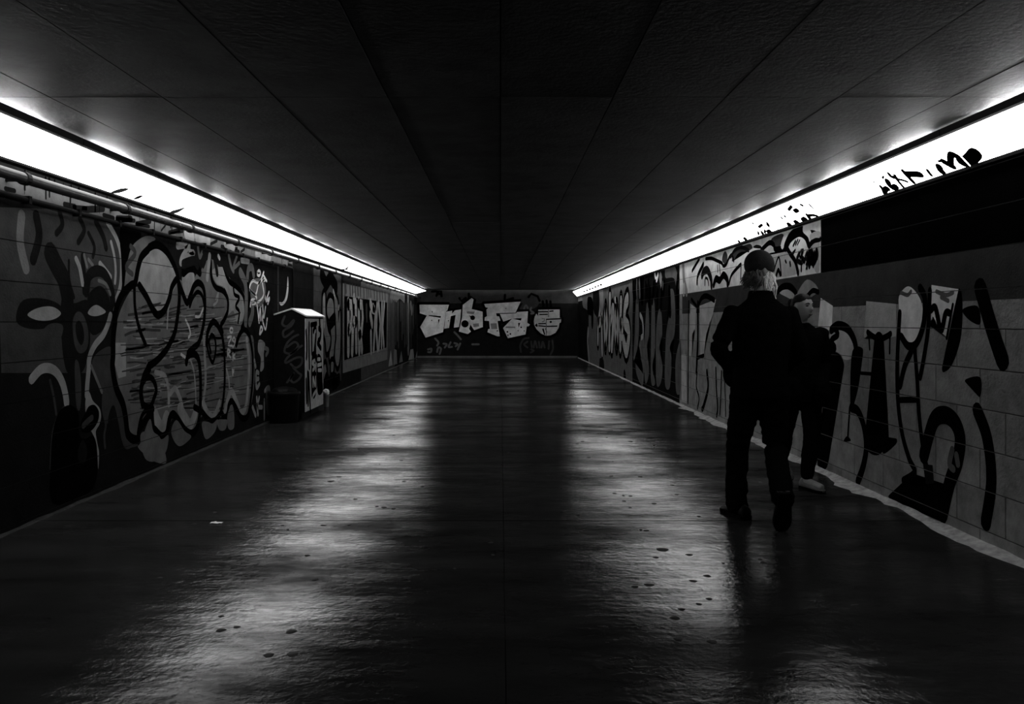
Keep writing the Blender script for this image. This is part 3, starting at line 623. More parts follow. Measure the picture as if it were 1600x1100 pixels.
# rounded chrome-like letters further down
LET = [(((305,630),(308,450),(328,285)),((350,210),(346,480),(350,745)),((310,440),(345,420))), (((388,300),(374,470),(386,690)),((388,300),(402,470),(386,690))), (((434,180),(430,430),(428,690)),((438,420),(468,290),(466,500),(454,700))),
       (((505,295),(488,480),(505,665)),((505,295),(518,480),(505,665))), (((553,225),(545,450),(545,690)),((550,450),(566,480),(560,570))), (((622,195),(598,260),(590,420),(630,500),(636,610),(610,745),(580,640)),)]
for L_ in LET: line(RW, [c1(*p) for p in L_], .62, 0, 'letter_outline')
for L_ in LET: line(RW, [c1(*p) for p in L_], .34, 5, 'painted_letter', label='rounded pale letter with black outline on the grey wall')
for st, wd, lv in ((((60,180),(62,500),(60,830)), .5, 3), (((200,540),(195,650),(212,875)), .35, 4), (((330,120),(345,190)), .8, 4), (((150,140),(210,170)), .9, 3), (((270,170),(300,210)), 1.0, 1), (((490,190),(492,205)), .15, 6), (((330,910),(360,925)), .5, 1), (((590,1010),(595,1030)), .3, 0), (((200,260),(240,280),(245,420)), .6, 0)):
    line(RW, c1(*st), wd, lv, 'painted_line')

# ------------------------------------------------------------------ end wall
BW = Plane((0, Y1, 0), (1, 0, 0), (0, 0, 1), wall_back)
fillp(BW, [(655,453.6),(906,453.6),(906,472),(655,474)], 2, 'painted_band', False)
fillp(BW, [(652,474),(906,474),(906,556),(652,556)], 1, 'painted_background', False)
fillp(BW, cG((420,330),(560,130),(640,100),(720,180),(700,280),(580,340)), 2, 'painted_shape')
LA = [('a', cF((55,260),(515,262),(490,350),(470,360),(430,640),(420,690),(150,775),(65,610),(170,430),(60,395))), ('n', cF((470,370),(565,355),(560,400),(610,350),(705,335),(690,500),(670,610),(590,620),(620,420),(545,440),(515,625),(440,635))),
      ('b', cF((730,265),(870,158),(900,180),(870,330),(940,345),(1040,370),(1045,610),(910,660),(850,570),(830,640),(860,680),(810,720),(670,680),(720,460))),
      ('f', [(756.5,475),(813.5,471.3),(805.5,488.5),(775,489.5),(776,494),(780,494.5),(782,501),(777.5,501.5),(781,525.5),(777,525.5),(761.5,519),(763,514),(765.5,514),(764,501.5),(757,501),(757.5,496),(761,494),(760,484),(763,481),(758.5,480)]),
      ('a', cG((110,405),(360,395),(380,375),(550,365),(540,545),(582,570),(560,600),(530,600),(512,725),(235,785),(160,625),(300,480),(165,525)))]
disc = cG((640,520),(655,450),(680,400),(710,440),(710,340),(1045,335),(1045,465),(1070,470),(1065,535),(1040,550),(1030,620),(980,700),(900,740),(830,745),(750,710),(680,640),(645,570))
for nm, px in LA + [('', disc)]: line(BW, px + [px[0]], .20, 0, 'letter_outline', False)
for nm, px in LA: fillp(BW, px, 6, 'painted_letter', False, 'pale angular letter %s on the end wall' % nm)
fillp(BW, disc, 5, 'painted_disc', False, 'pale striped round emblem beside the letters on the end wall')
for px in (cF((200,422),(390,440),(385,467),(200,436)), cF((345,490),(372,490),(350,565)), cF(*ring((765,560), 58)), cF(*ring((885,465), 38)), cF((830,430),(870,440),(860,470)), cF((240,370),(260,360),(258,390)), cG((310,478),(450,470),(440,510)), cG((395,545),(430,545),(402,622)), cG((50,395),(110,395),(115,440),(60,440)),
           cG(*ring((228,685), 14)), cG(*ring((275,718), 14)), cG(*ring((237,738), 11)), cG(*ring((443,615), 13)), cG((190,330),(210,310),(215,325)), cG(*ring((905,530), 18)), cG((655,580),(690,550),(705,600),(680,610)), cG((770,640),(795,630),(820,730),(800,730)), cG((815,630),(830,630),(850,690),(840,700)), cF(*ring((245,505), 9)), cF(*ring((508,512), 9)), cG(*ring((70,670), 11)), cG(*ring((395,668), 9)), cG(*ring((490,670), 9))):
    fillp(BW, px, 0, 'letter_gap', False)
line(BW, [cG((712,372),(865,370)), cG((890,365),(940,360)), cG((735,415),(850,412)), cG((840,490),(1060,480)), cG((720,558),(830,555)), cG((840,600),(1000,595)), cG((720,590),(825,600))], .05, 1, 'emblem_stripe', False)
line(BW, [cG((870,340),(870,450)), cG((835,500),(835,740)), cG((770,480),(810,480),(800,520),(770,530))], .03, 3, 'emblem_stripe', False)
for px in (cF((790,365),(920,370),(900,410),(800,400)), cF((890,560),(980,550),(985,600),(900,610)), cF((1165,555),(1260,550),(1270,640),(1175,640)), cG((200,600),(350,605),(350,625),(200,625))): fillp(BW, px, 4, 'letter_print', False)
line(BW, [cF((320,120),(350,50),(390,50),(400,125)), cF((330,90),(395,90)), cF((250,55),(320,50)), cF((680,160),(710,205),(775,155)), cF((825,90),(828,160)), cG((190,110),(185,195)), cG((220,190),(315,160)), cG((560,140),(600,90),(700,130),(730,200)), cG((780,210),(790,290)), cG((840,200),(850,290)), cG((900,210),(905,290))], .09, 0, 'spray_tag', False)
line(BW, [cF((300,790),(350,850),(330,900)), cF((430,870),(480,880),(450,930)), cF((540,850),(510,920),(560,920)), cF((600,860),(650,880),(620,910)), cF((690,870),(650,960)), cF((600,690),(650,740),(700,800)), cF((880,880),(980,880)), cF((190,960),(240,950),(230,1000),(190,1000)), cF((330,1000),(350,930),(390,950),(370,1030))], .07, 3, 'spray_tag', True)
line(BW, [cG((440,1000),(430,900),(480,800),(560,780)), cG((540,840),(490,880),(540,930)), cG((600,840),(610,930)), cG((640,930),(660,830),(690,930)), cG((720,840),(730,930)), cG((760,930),(780,840),(810,930)), cG((880,830),(870,950)), cG((600,960),(640,980),(590,1010)), cG((930,820),(940,950),(900,1040))], .07, 2, 'spray_tag', True)
line(BW, [cG((490,320),(515,270),(545,310)), cG((600,310),(590,350),(640,390),(600,400))], .07, 3, 'spray_tag', True)

# ------------------------------------------------------------------ pipe, conduit, cabinet, bin, bottle
pipe = tag(empty('wall_pipe', (-WL, Y0, 2.2)), 'long grey metal pipe clamped under the strip lights', 'pipe')
def rel(o, parent):                                # keep world coordinates when parenting to an offset empty
    o.matrix_parent_inverse = Matrix.Translation(-parent.location); return o
PX, PZ = -WL+.115, 2.245
rel(tube('pipe_run', [(PX, Y0+.02, PZ), (PX, 12, PZ), (PX, Y1-.03, PZ)], .035, M['pipe'], pipe, 18), pipe)
y = 5.05
while y < Y1-1:
    bm = bmesh.new(); add_tube(bm, [(PX, y-.02, PZ), (PX, y+.02, PZ)], .043, 14); add_box(bm, -WL-.004, PX-.02, y-.012, y+.012, PZ-.018, PZ+.018)
    rel(link('pipe_clamp', bm_mesh('pipe_clamp', bm), M['black_metal'], pipe), pipe); y += 1.35
cond = tag(empty('cable_conduit', (-WL, Y0, 2.1)), 'thin black cable conduit running below the pipe and down to the cabinet', 'conduit')
cx = -WL + .034
rel(tube('conduit_run', [(cx, Y0+.02, 2.135), (cx, 11.82, 2.135), (cx, 11.87, 2.12), (cx, 11.89, 2.08), (cx, 11.89, 1.48)], .018, M['conduit'], cond, 8), cond)
for k in range(12): rel(box('conduit_clip', (-WL+.0042, cx+.022, 4.6+.62*k-.015, 4.6+.62*k+.015, 2.11, 2.16), M['black_metal'], cond), cond)

CY0, CY1, CX0, CX1, CZ0, CZE, CZR = 11.0, 12.1, -3.115, -2.68, .09, 1.415, 1.525
cab = tag(empty('utility_cabinet', (CX0, CY0, 0)), 'dark upright utility cabinet with a pale gabled lid and tagged doors', 'cabinet')
cr = lambda o: rel(o, cab)
xm = -2.87
bm = bmesh.new(); add_prism(bm, [(CX0, CZ0), (CX1-.012, CZ0), (CX1-.012, CZE), (xm, CZR-.015), (CX0, CZE+.02)], CY0, CY1); body_ = cr(link('body', bm_mesh('body', bm), M['cab_dark'], cab))
cr(box('plinth', (CX0+.01, CX1-.06, CY0+.03, CY1-.03, 0, CZ0), M['black_metal'], cab))
bm = bmesh.new(); add_prism(bm, [(xm, CZR-.014), (CX1+.02, CZE-.006), (CX1+.02, CZE+.012), (xm, CZR+.006)], CY0-.01, CY1+.03); 
lid = cr(link('lid', bm_mesh('lid', bm), M['cab_roof'], cab)); lid['label'] = 'pale metal gabled lid'
bm = bmesh.new(); add_prism(bm, [(CX0, CZE+.016), (xm, CZR-.014), (xm, CZR+.006), (CX0, CZE+.036)], CY0-.01, CY1+.03); cr(link('lid', bm_mesh('lid', bm), M['cab_roof'], cab))
CP = Plane((CX1, 0, 0), (0, 1, 0), (0, 0, 1), cab)
doors = []
for a, b in ((CY0+.004, CY0+.665), (CY0+.675, CY1-.004)):
    d = cr(box('door', (CX1-.012, CX1, a, b, CZ0+.01, CZE-.03), M['cab_pale'], cab, .002)); doors.append(d)
cr(box('door_handle', (CX1, CX1+.015, CY0+.61, CY0+.635, .75, .87), M['black_metal'], cab, .003))
def cmark(pl, strokes, wd, lev, nm='spray_tag', sm=True):
    return line(pl, strokes, wd, lev, nm, sm, parent=cab)
cmark(CP, [cX((330,240),(328,380),(332,600)), cX((350,260),(352,480)), cX((305,300),(312,420),(308,520)), cX((318,640),(322,900)), cX((325,650),(340,960)), cX((345,250),(390,240)), cX((306,700),(310,880))], .075, 0)
cmark(CP, [cX((365,300),(380,270),(385,330),(372,480)), cX((410,280),(425,300),(420,360),(405,380)), cX((400,400),(425,440)), cX((380,400),(384,520)), cX((415,200),(418,260))], .09, 0)
CPf = lambda px, lv: fillp(CP, px, lv, 'painted_shape', True, parent=cab)
CPf(cX((352,500),(385,490),(388,800),(350,830)), 0); CPf(cX((395,510),(430,520),(440,700),(440,800),(398,800)), 0)
cmark(CP, [cX((375,540),(355,560),(378,590),(360,620)), cX((384,560),(384,620)), cX((362,750),(362,680),(380,750),(382,680)), cX((385,790),(362,830),(360,870)), cX((400,530),(420,530)), cX((400,580),(430,570)), cX((405,620),(430,620)), cX((365,450),(372,330),(382,300))], .055, 5)
CG_ = Plane((0, CY0, 0), (1, 0, 0), (0, 0, 1), cab)
cmark(CG_, [cX((130,180),(110,240),(150,260),(205,210),(180,260),(120,300),(130,350),(200,300)), cX((240,330),(200,350),(150,400),(130,470),(190,480),(240,420),(210,390),(150,430)), cX((270,420),(230,450),(150,520),(140,560),(220,520),(270,520),(265,570),(220,600),(180,570)), cX((200,600),(240,640),(265,660),(240,700),(200,720),(180,690),(210,640),(150,720))], .030, 2)
# black bin in front of the cabinet
bn = tag(empty('waste_bin', (-2.90, 10.72, 0)), 'squat black bin on the floor in front of the cabinet', 'bin')
prof = [(.0,.0),(.17,.0),(.185,.02),(.20,.36),(.212,.37),(.214,.40),(.20,.41),(.19,.405),(.175,.05),(0,.045)]
def lathe(name, prof, mat, parent, seg=28, loc=(0,0,0), sx=1, sy=1):
    bm = bmesh.new(); rings = []
    for r, z in prof:
        rings.append([bm.verts.new((0,0,z))] if r == 0 else [bm.verts.new((r*sx*math.cos(2*math.pi*k/seg), r*sy*math.sin(2*math.pi*k/seg), z)) for k in range(seg)])
    for A, B in zip(rings, rings[1:]):
        for k in range(seg):
            a = [A[0]] if len(A) == 1 else [A[k], A[(k+1) % seg]]; b = [B[0]] if len(B) == 1 else [B[(k+1) % seg], B[k]]
            if len(a) + len(b) > 2: bm.faces.new(a + b)
    return link(name, bm_mesh(name, bm, True), mat, parent, loc)
lathe('bin_body', prof, M['bin'], bn)
bm = bmesh.new(); bmesh.ops.create_icosphere(bm, subdivisions=3, radius=.17)
for v in bm.verts:
    v.co.z *= .45; v.co *= 1 + .12*noise.noise(v.co*14); v.co.z += .40
link('bin_bag', bm_mesh('bin_bag', bm, False), M['bin'], bn)
bt = tag(empty('paper_cup', (-2.745, 12.62, 0)), 'tall pale container stuffed with crumpled white paper beside the cabinet', 'litter')
lathe('cup', [(0,0),(.034,0),(.036,.01),(.040,.20),(.042,.205),(.036,.205),(.034,.03),(0,.03)], noisy('grey_card', .2, .7, .3, 20, .3), bt, 18)
bm = bmesh.new(); bmesh.ops.create_icosphere(bm, subdivisions=3, radius=.052)
for v in bm.verts: v.co *= 1 + .45*noise.noise(v.co*26); v.co.z = v.co.z*.9 + .235
link('crumpled_paper', bm_mesh('crumpled_paper', bm), M['litter'], bt)
# paper scrap on the floor
V = []; 
for i in range(7):
    for j in range(4): V.append((-1.93+.013*i, 5.31+.012*j+.004*math.sin(i), .002+.009*max(0, noise.noise(Vector((i*.7, j*.9, 3))))))
Fc = [(i*4+j, (i+1)*4+j, (i+1)*4+j+1, i*4+j+1) for i in range(6) for j in range(3)]
sc = link('paper_scrap', mesh('paper_scrap', V, Fc), M['litter']); md = sc.modifiers.new('thickness', 'SOLIDIFY'); md.thickness = .0015; md.offset = 1
tag(sc, 'small white scrap of paper lying on the bare floor', 'litter')
# flattened gum spots
gs = [(492,906,9),(480,868,7),(505,821,8),(345,985,12),(370,980,9),(455,987,13),(457,1023,14),(420,1024,13),(1035,859,15),(1077,867,9),(1105,900,9),(1083,908,10),(1014,914,13),(992,917,9),(1092,944,8),(1065,952,9),(1055,966,13),(1060,999,11),(1113,1003,13),(1010,829,8),(1025,871,7),(1022,787,6),(985,775,5),(960,771,5),(975,783,5),(985,690,6),(1000,745,6),(1050,758,5),(1057,773,5),(517,752,9),(530,745,7),(555,780,6),(485,766,6),(600,793,7),(545,820,6),(350,897,9),(345,963,7),(615,795,6),(1108,936,8),(920,715,5),(955,744,5),(875,866,0),(340,1010,0),(720,900,0),(660,760,5),(910,690,5),(1045,640,0)]
bm0 = bmesh.new(); seg = 12
c0 = bm0.verts.new((0,0,.0022)); R1 = [bm0.verts.new((.8*math.cos(t)*(1+.15*math.sin(3*t)), .8*math.sin(t)*(1+.1*math.cos(2*t)), .0018)) for t in (2*math.pi*k/seg for k in range(seg))]; R2 = [bm0.verts.new((math.cos(t)*(1+.18*math.sin(3*t)), math.sin(t)*(1+.12*math.cos(2*t)), 0)) for t in (2*math.pi*k/seg for k in range(seg))]
for k in range(seg): bm0.faces.new((c0, R1[k], R1[(k+1) % seg])); bm0.faces.new((R1[k], R2[k], R2[(k+1) % seg], R1[(k+1) % seg]))
gm = bm_mesh('gum_spot', bm0, True)
for px, py, wpx in gs:
    if not wpx: continue
    Y = F*CH/(py-VY); o = link('gum_spot', gm, M['gum'], floor, ((px-VX)/F*Y, Y, .0001)); r = wpx*.62*Y/F; o.scale = (r, r*random.uniform(.8, 1.3), 1); o.rotation_euler.z = random.uniform(-.5, .5)
r5 = random.Random(21)
for k in range(60):
    Y = r5.uniform(4.0, 11); o = link('gum_spot', gm, M['gum'], floor, (r5.uniform(-2.2, 2.3), Y, .0001)); r = r5.uniform(.006, .016); o.scale = (r*1.3, r, 1); o.rotation_euler.z = r5.uniform(0, 3)

# ------------------------------------------------------------------ people
def loft(bm, rows, seg=20):
    """rows: (centre, rx, ry, xdir, ydir) -> closed tube"""
    rings = []
    for c, rx, ry, xd, yd in rows:
        c = Vector(c); rings.append([bm.verts.new(c + xd*rx*math.cos(t) + yd*ry*math.sin(t)) for t in (2*math.pi*k/seg for k in range(seg))])
    for A, B in zip(rings, rings[1:]):
        for k in range(seg): bm.faces.new((A[k], A[(k+1) % seg], B[(k+1) % seg], B[k]))
    bm.faces.new(rings[0][::-1]); bm.faces.new(rings[-1])
def limb(bm, pts, rad, seg=16):
    P = [Vector(p) for p in pts]
    d0 = (P[1]-P[0]).normalized(); d1 = (P[-1]-P[-2]).normalized()
    P = [P[0]-d0*rad[0]*.6] + P + [P[-1]+d1*rad[-1]*.6]; R = [rad[0]*.55] + list(rad) + [rad[-1]*.55]
    C = cat(P, False, 5); n = len(C); rr = []
    for i in range(n):
        t = i/5; k = min(int(t), len(R)-2); f = t-k; rr.append(R[k]*(1-f)+R[k+1]*f)
    add_tube(bm, C, rr, seg)
def ball(bm, c, r, sub=3):
    m = Matrix.Translation(Vector(c)) @ Matrix.Diagonal(Vector((r[0], r[1], r[2], 1)))
    bmesh.ops.create_icosphere(bm, subdivisions=sub, radius=1, matrix=m)
def fuse(name, bm, mat, parent, vox=.009, smooth=3, folds=0, fs=9):
    me = bm_mesh(name, bm); o = bpy.data.objects.new(name, me); COL.objects.link(o)
    r = o.modifiers.new('remesh', 'REMESH'); r.mode = 'VOXEL'; r.voxel_size = vox
    s = o.modifiers.new('smooth', 'SMOOTH'); s.factor = .5; s.iterations = smooth
    dg = bpy.context.evaluated_depsgraph_get(); out = bpy.data.meshes.new_from_object(o.evaluated_get(dg))
    bpy.data.objects.remove(o); bpy.data.meshes.remove(me); out.name = name; out.materials.clear()
    if folds:
        for v in out.vertices:
            p = v.co; k = noise.noise(Vector((p.x*fs, p.y*fs, p.z*fs*1.9))) + .5*noise.noise(Vector((p.x*fs*2, p.y*fs*2, p.z*fs*4)))
            v.co = p + v.normal*folds*k
    for p in out.polygons: p.use_smooth = True
    return link(name, out, mat, parent)
def head_mesh(bm, c, face, s=1.0, pitch=0.0):
    """head with brow, eye sockets, nose, lips, chin and ears; 'face' is the looking direction"""
    f = Vector((face[0], face[1], 0)).normalized(); x = Vector((f.y, -f.x, 0)); up = Vector((0, 0, 1))
    T = Matrix((x, f, up)).transposed().to_4x4(); T.translation = Vector(c); T = T @ Matrix.Rotation(pitch, 4, 'X') @ Matrix.Scale(s, 4)
    g = lambda a, m, w: math.exp(-((a-m)/w)**2)
    tmp = bmesh.new(); bmesh.ops.create_uvsphere(tmp, u_segments=64, v_segments=48, radius=1)
    for v in tmp.verts:
        p = v.co; X, Y, Z = p.x*.074, p.y*.094, p.z*.114
        if Z < 0:
            k = (-Z/.114); X *= 1-.28*k**1.6; Y = Y*(1-.10*k) + (.012*k if Y > 0 else .045*k*k)
        if p.y > 0:
            fr = p.y
            Y += fr*(.024*g(X,0,.012)*(g(Z,-.028,.016)+.55*g(Z,-.006,.022)) + .006*g(Z,.030,.014)*g(abs(X),.03,.03) - .011*g(abs(X),.031,.016)*g(Z,.008,.013)
                     + .007*g(X,0,.026)*(g(Z,-.058,.008)+g(Z,-.072,.008)) - .004*g(X,0,.03)*g(Z,-.065,.004) + .010*g(X,0,.024)*g(Z,-.098,.016) + .004*g(abs(X),.042,.018)*g(Z,-.02,.02))
        v.co = (X, Y, Z)
    for v in tmp.verts: v.co = T @ v.co
    mp = {v: bm.verts.new(v.co) for v in tmp.verts}
    for fc in tmp.faces: bm.faces.new([mp[v] for v in fc.verts])
    tmp.free()
    for sx in (-1, 1):
        bmesh.ops.create_icosphere(bm, subdivisions=2, radius=1, matrix=T @ Matrix.Translation((sx*.073, -.006, -.008)) @ Matrix.Rotation(sx*.35, 4, 'Z') @ Matrix.Diagonal((.010, .019, .032, 1)))
    return T
def hand(bm, wrist, d, out, s=1.0):
    """palm and five bent fingers along d, thumb towards 'out'"""
    W = Vector(wrist); d = Vector(d).normalized(); o = Vector(out); o = (o - d*o.dot(d)).normalized(); n = d.cross(o)
    loft(bm, [(W, .024*s, .018*s, o, n), (W+d*.04*s, .036*s, .014*s, o, n), (W+d*.085*s, .040*s, .013*s, o, n), (W+d*.095*s, .036*s, .010*s, o, n)], 12)
    for k, ln in enumerate((.070, .080, .075, .058)):
        b = W + d*.088*s + o*(.030-.020*k)*s
        limb(bm, [b, b+d*ln*.45*s+n*.008*s, b+d*ln*.75*s+n*.028*s, b+d*ln*.85*s+n*.045*s], [.0095*s, .009*s, .0085*s, .007*s], 8)
    b = W + d*.025*s + o*.026*s
    limb(bm, [b, b+d*.025*s+o*.025*s, b+d*.055*s+o*.033*s+n*.012*s], [.012*s, .011*s, .009*s], 8)
def shoe(name, heel, toe, up, L, mat, solemat, parent, laces=None, w=.048):
    """shoe along heel->toe with upper, sole and (optionally) laces"""
    h = Vector(heel); d = (Vector(toe)-h).normalized(); u = Vector(up); u = (u - d*u.dot(d)).normalized(); x = d.cross(u)
    st = [(-.01,.55,.02),(.03,.78,.075),(.15,.80,.085),(.32,.78,.082),(.50,.88,.062),(.68,1.0,.046),(.84,.95,.036),(.95,.68,.026),(1.0,.34,.015)]
    bm = bmesh.new(); rows = []; seg = 16
    for t, ww, hh in st:
        ring_ = []
        for k in range(seg):
            a = 2*math.pi*k/seg; cx_, cz_ = math.cos(a), math.sin(a); zz = .012 + hh*(.5+.5*cz_) if True else 0
            sq = (abs(cx_)**.7)*(1 if cx_ > 0 else -1); nar = 1 - .35*max(0, cz_)
            ring_.append(bm.verts.new(h + d*L*t + x*w*ww*sq*nar + u*zz))
        rows.append(ring_)
    for A, B in zip(rows, rows[1:]):
        for k in range(seg): bm.faces.new((A[k], A[(k+1) % seg], B[(k+1) % seg], B[k]))
    bm.faces.new(rows[0]); bm.faces.new(rows[-1][::-1])
    sh = link(name, bm_mesh(name, bm, True), mat, parent)
    bm = bmesh.new(); out = []
    for t, ww, hh in st: out.append((t, ww*1.06))
    lo = []; hi = []
    pts = [(t, a) for t, a in out] + [(t, -a) for t, a in out[::-1]]
    for t, a in pts: lo.append(bm.verts.new(h + d*L*t + x*w*a)); hi.append(bm.verts.new(h + d*L*t + x*w*a + u*.024))
    n = len(pts); bm.faces.new(lo); bm.faces.new(hi[::-1])
    for i in range(n): bm.faces.new((lo[i], hi[i], hi[(i+1) % n], lo[(i+1) % n]))
    link('sole', bm_mesh('sole', bm), solemat, sh)
    if laces:
        for i in range(5):
            t = .36 + .065*i; zz = .018 + .080 - (t-.36)*.13
            bm = bmesh.new(); c = h + d*L*t + u*zz
            add_tube(bm, [c - x*.024 - u*.012 - d*.006, c - d*.002, c + x*.024 - u*.012 + d*.008], .0042, 6); link('lace', bm_mesh('lace', bm, True), laces, sh)
    return sh
XD, YD, UPV = Vector((1,0,0)), Vector((0,1,0)), Vector((0,0,1))
def torso_rows(rows, yaw):
    xd = Vector((math.cos(yaw), math.sin(yaw), 0)); yd = Vector((-math.sin(yaw), math.cos(yaw), 0))
    return [(c, rx, ry, xd, yd) for c, rx, ry in rows]

# ---- the taller person, walking away along the tunnel
man = tag(empty('person', (1.76, 5.40, 0)), 'tall person in black jacket and dark cap walking away along the tunnel', 'person', None)
man.name = 'person'
mo = Vector(man.location)
def m_(*p): return [tuple(Vector(q) - mo) for q in p]
sL, eL, hL_ = (1.580, 5.42, 1.405), (1.462, 5.36, 1.165), (1.585, 5.53, 1.03)
sR, eR, hR_ = (1.950, 5.42, 1.405), (2.020, 5.40, 1.150), (1.955, 5.56, 1.01)
hipL, knL, anL = (1.665, 5.42, .88), (1.640, 5.52, .49), (1.625, 5.52, .10)
hipR, knR, anR = (1.850, 5.40, .88), (1.865, 5.42, .485), (1.790, 5.09, .25)
hc = (1.765, 5.46, 1.695); face_m = (.93, .30)
def man_torso(bm, g):
    loft(bm, [(c, rx+g, ry+g, xd, yd) for c, rx, ry, xd, yd in torso_rows([(m_((1.757,5.41,.84))[0], .155, .105), (m_((1.757,5.41,.93))[0], .165, .115), (m_((1.760,5.41,1.06))[0], .160, .112), (m_((1.762,5.41,1.20))[0], .172, .118), (m_((1.764,5.41,1.33))[0], .182, .122), (m_((1.765,5.415,1.40))[0], .180, .110), (m_((1.766,5.42,1.455))[0], .125, .088), (m_((1.766,5.425,1.50))[0], .07, .065)], .05)], 28)
bm = bmesh.new(); man_torso(bm, -.012)
limb(bm, m_((1.766,5.425,1.47),(1.766,5.44,1.56),(1.765,5.455,1.63)), [.062, .058, .058])
for s_, e_, h_ in ((sL, eL, hL_), (sR, eR, hR_)):
    mid = Vector(s_)*.5 + Vector(e_)*.5
    limb(bm, m_(s_, tuple(mid), e_, tuple(Vector(e_)*.5+Vector(h_)*.5), h_), [.050, .045, .040, .036, .026]); 
    hand(bm, tuple(Vector(h_)-mo), Vector(h_)-Vector(e_), (0, .2, 1))
for a, b, c in ((hipL, knL, anL), (hipR, knR, anR)):
    limb(bm, m_(a, tuple(Vector(a)*.5+Vector(b)*.5), b, tuple(Vector(b)*.6+Vector(c)*.4), c), [.088, .075, .055, .054, .036])
limb(bm, m_((1.638,5.52,.08),(1.61,5.62,.05)), [.036, .032]); limb(bm, m_((1.790,5.09,.24),(1.795,5.17,.07)), [.036, .032])
TM = head_mesh(bm, Vector(hc)-mo, face_m, 1.0, -.22)
fuse('body', bm, M['skin'], man, .0075, 3)
bm = bmesh.new(); man_torso(bm, .022)
loft(bm, torso_rows([(m_((1.757,5.41,.83))[0], .19, .14), (m_((1.757,5.41,.95))[0], .188, .14), (m_((1.757,5.41,1.05))[0], .18, .135)], .05), 28)
loft(bm, torso_rows([(m_((1.766,5.425,1.48))[0], .10, .09), (m_((1.766,5.43,1.555))[0], .080, .078)], .05), 20)
for s_, e_, h_ in ((sL, eL, hL_), (sR, eR, hR_)):
    limb(bm, m_(s_, tuple(Vector(s_)*.5+Vector(e_)*.5), e_, tuple(Vector(e_)*.5+Vector(h_)*.5), h_), [.068, .066, .060, .056, .052])
    d = (Vector(h_)-Vector(e_)).normalized(); p = Vector(h_) + d*.075 - mo
    ball(bm, p, (.070, .105, .115), 2)                                  # the pocket round the hidden hand
fuse('jacket', bm, M['cloth_black'], man, .010, 8, .006, 11)
bm = bmesh.new()
loft(bm, torso_rows([(m_((1.757,5.41,.80))[0], .15, .10), (m_((1.757,5.41,.86))[0], .168, .118), (m_((1.757,5.41,.96))[0], .165, .118)], .05), 24)
limb(bm, m_(hipL, (1.652,5.47,.68), knL, (1.632,5.53,.30), (1.628,5.51,.07)), [.105, .096, .078, .072, .074])
limb(bm, m_(hipR, (1.855,5.42,.68), knR, (1.826,5.27,.37), (1.791,5.07,.22)), [.105, .096, .078, .072, .070])
fuse('trousers', bm, M['denim'], man, .010, 2, .010, 13)
shoe('shoe', tuple(Vector((1.668,5.41,.001))-mo), tuple(Vector((1.585,5.68,.001))-mo), (0,0,1), .29, M['leather'], M['sole'], man, w=.052)
shoe('shoe', tuple(Vector((1.785,5.00,.262))-mo), tuple(Vector((1.795,5.11,.002))-mo), (0,.9,.40), .285, M['leather'], M['sole'], man, w=.054)
# cap, hair and beard
bm = bmesh.new(); tmp = bmesh.new(); bmesh.ops.create_uvsphere(tmp, u_segments=40, v_segments=28, radius=1)
for v in tmp.verts:
    p = v.co; v.co = Vector((p.x*.086, p.y*.108 - .006, p.z*.104 + .034))
    lo = -.004 - .045*max(0, -v.co.y/.108)
    if v.co.z < lo: v.co.z = lo
mp = {v: bm.verts.new(TM @ v.co) for v in tmp.verts}
for fc in tmp.faces: bm.faces.new([mp[v] for v in fc.verts])
tmp.free()
cp = fuse('cap', bm, M['cap'], man, .006, 4); cp['label'] = 'dark close-fitting cap'
bm = bmesh.new()
def strand_mass(bm, cen, rad, T, n, seed, ln, thick, drop):
    r = random.Random(seed)
    for k in range(n):
        u, v = r.uniform(-1, 1), r.uniform(-1, 1); w_ = r.uniform(-1, 1)
        if u*u+v*v+w_*w_ > 1: continue
        p = Vector((cen[0]+rad[0]*u, cen[1]+rad[1]*v, cen[2]+rad[2]*w_)); q = p + Vector((r.uniform(-.02,.02), drop[1]*ln + r.uniform(-.02,.02), -ln*r.uniform(.6, 1.1)))
        mid = (p+q)*.5 + Vector((r.uniform(-.012,.012), .01, 0))
        add_tube(bm, [T @ p, T @ mid, T @ q], [thick, thick*.9, thick*.2], 5)
# full beard on the jaw and chin
strand_mass(bm, (.005, .080, -.095), (.062, .045, .045), TM, 950, 1, .155, .0052, (0, .05))
strand_mass(bm, (.064, .045, -.060), (.024, .050, .060), TM, 700, 2, .115, .0050, (0, .10)); strand_mass(bm, (-.060, .03, -.05), (.016, .045, .05), TM, 260, 3, .06, .0046, (0, .15))
b1 = link('beard', bm_mesh('beard', bm, True), M['hair_grey'], man); b1['label'] = 'full pale grey beard'
bm = bmesh.new()
strand_mass(bm, (0, -.068, -.045), (.058, .020, .045), TM, 560, 4, .070, .0048, (0, -.05)); strand_mass(bm, (.062, -.040, -.050), (.014, .030, .045), TM, 300, 5, .075, .0046, (0, -.1)); strand_mass(bm, (-.062, -.03, -.03), (.014, .04, .05), TM, 260, 6, .07, .0046, (0, -.1))
b2 = link('hair', bm_mesh('hair', bm, True), M['hair_back'], man); b2['label'] = 'shaggy ash-grey hair below the cap'
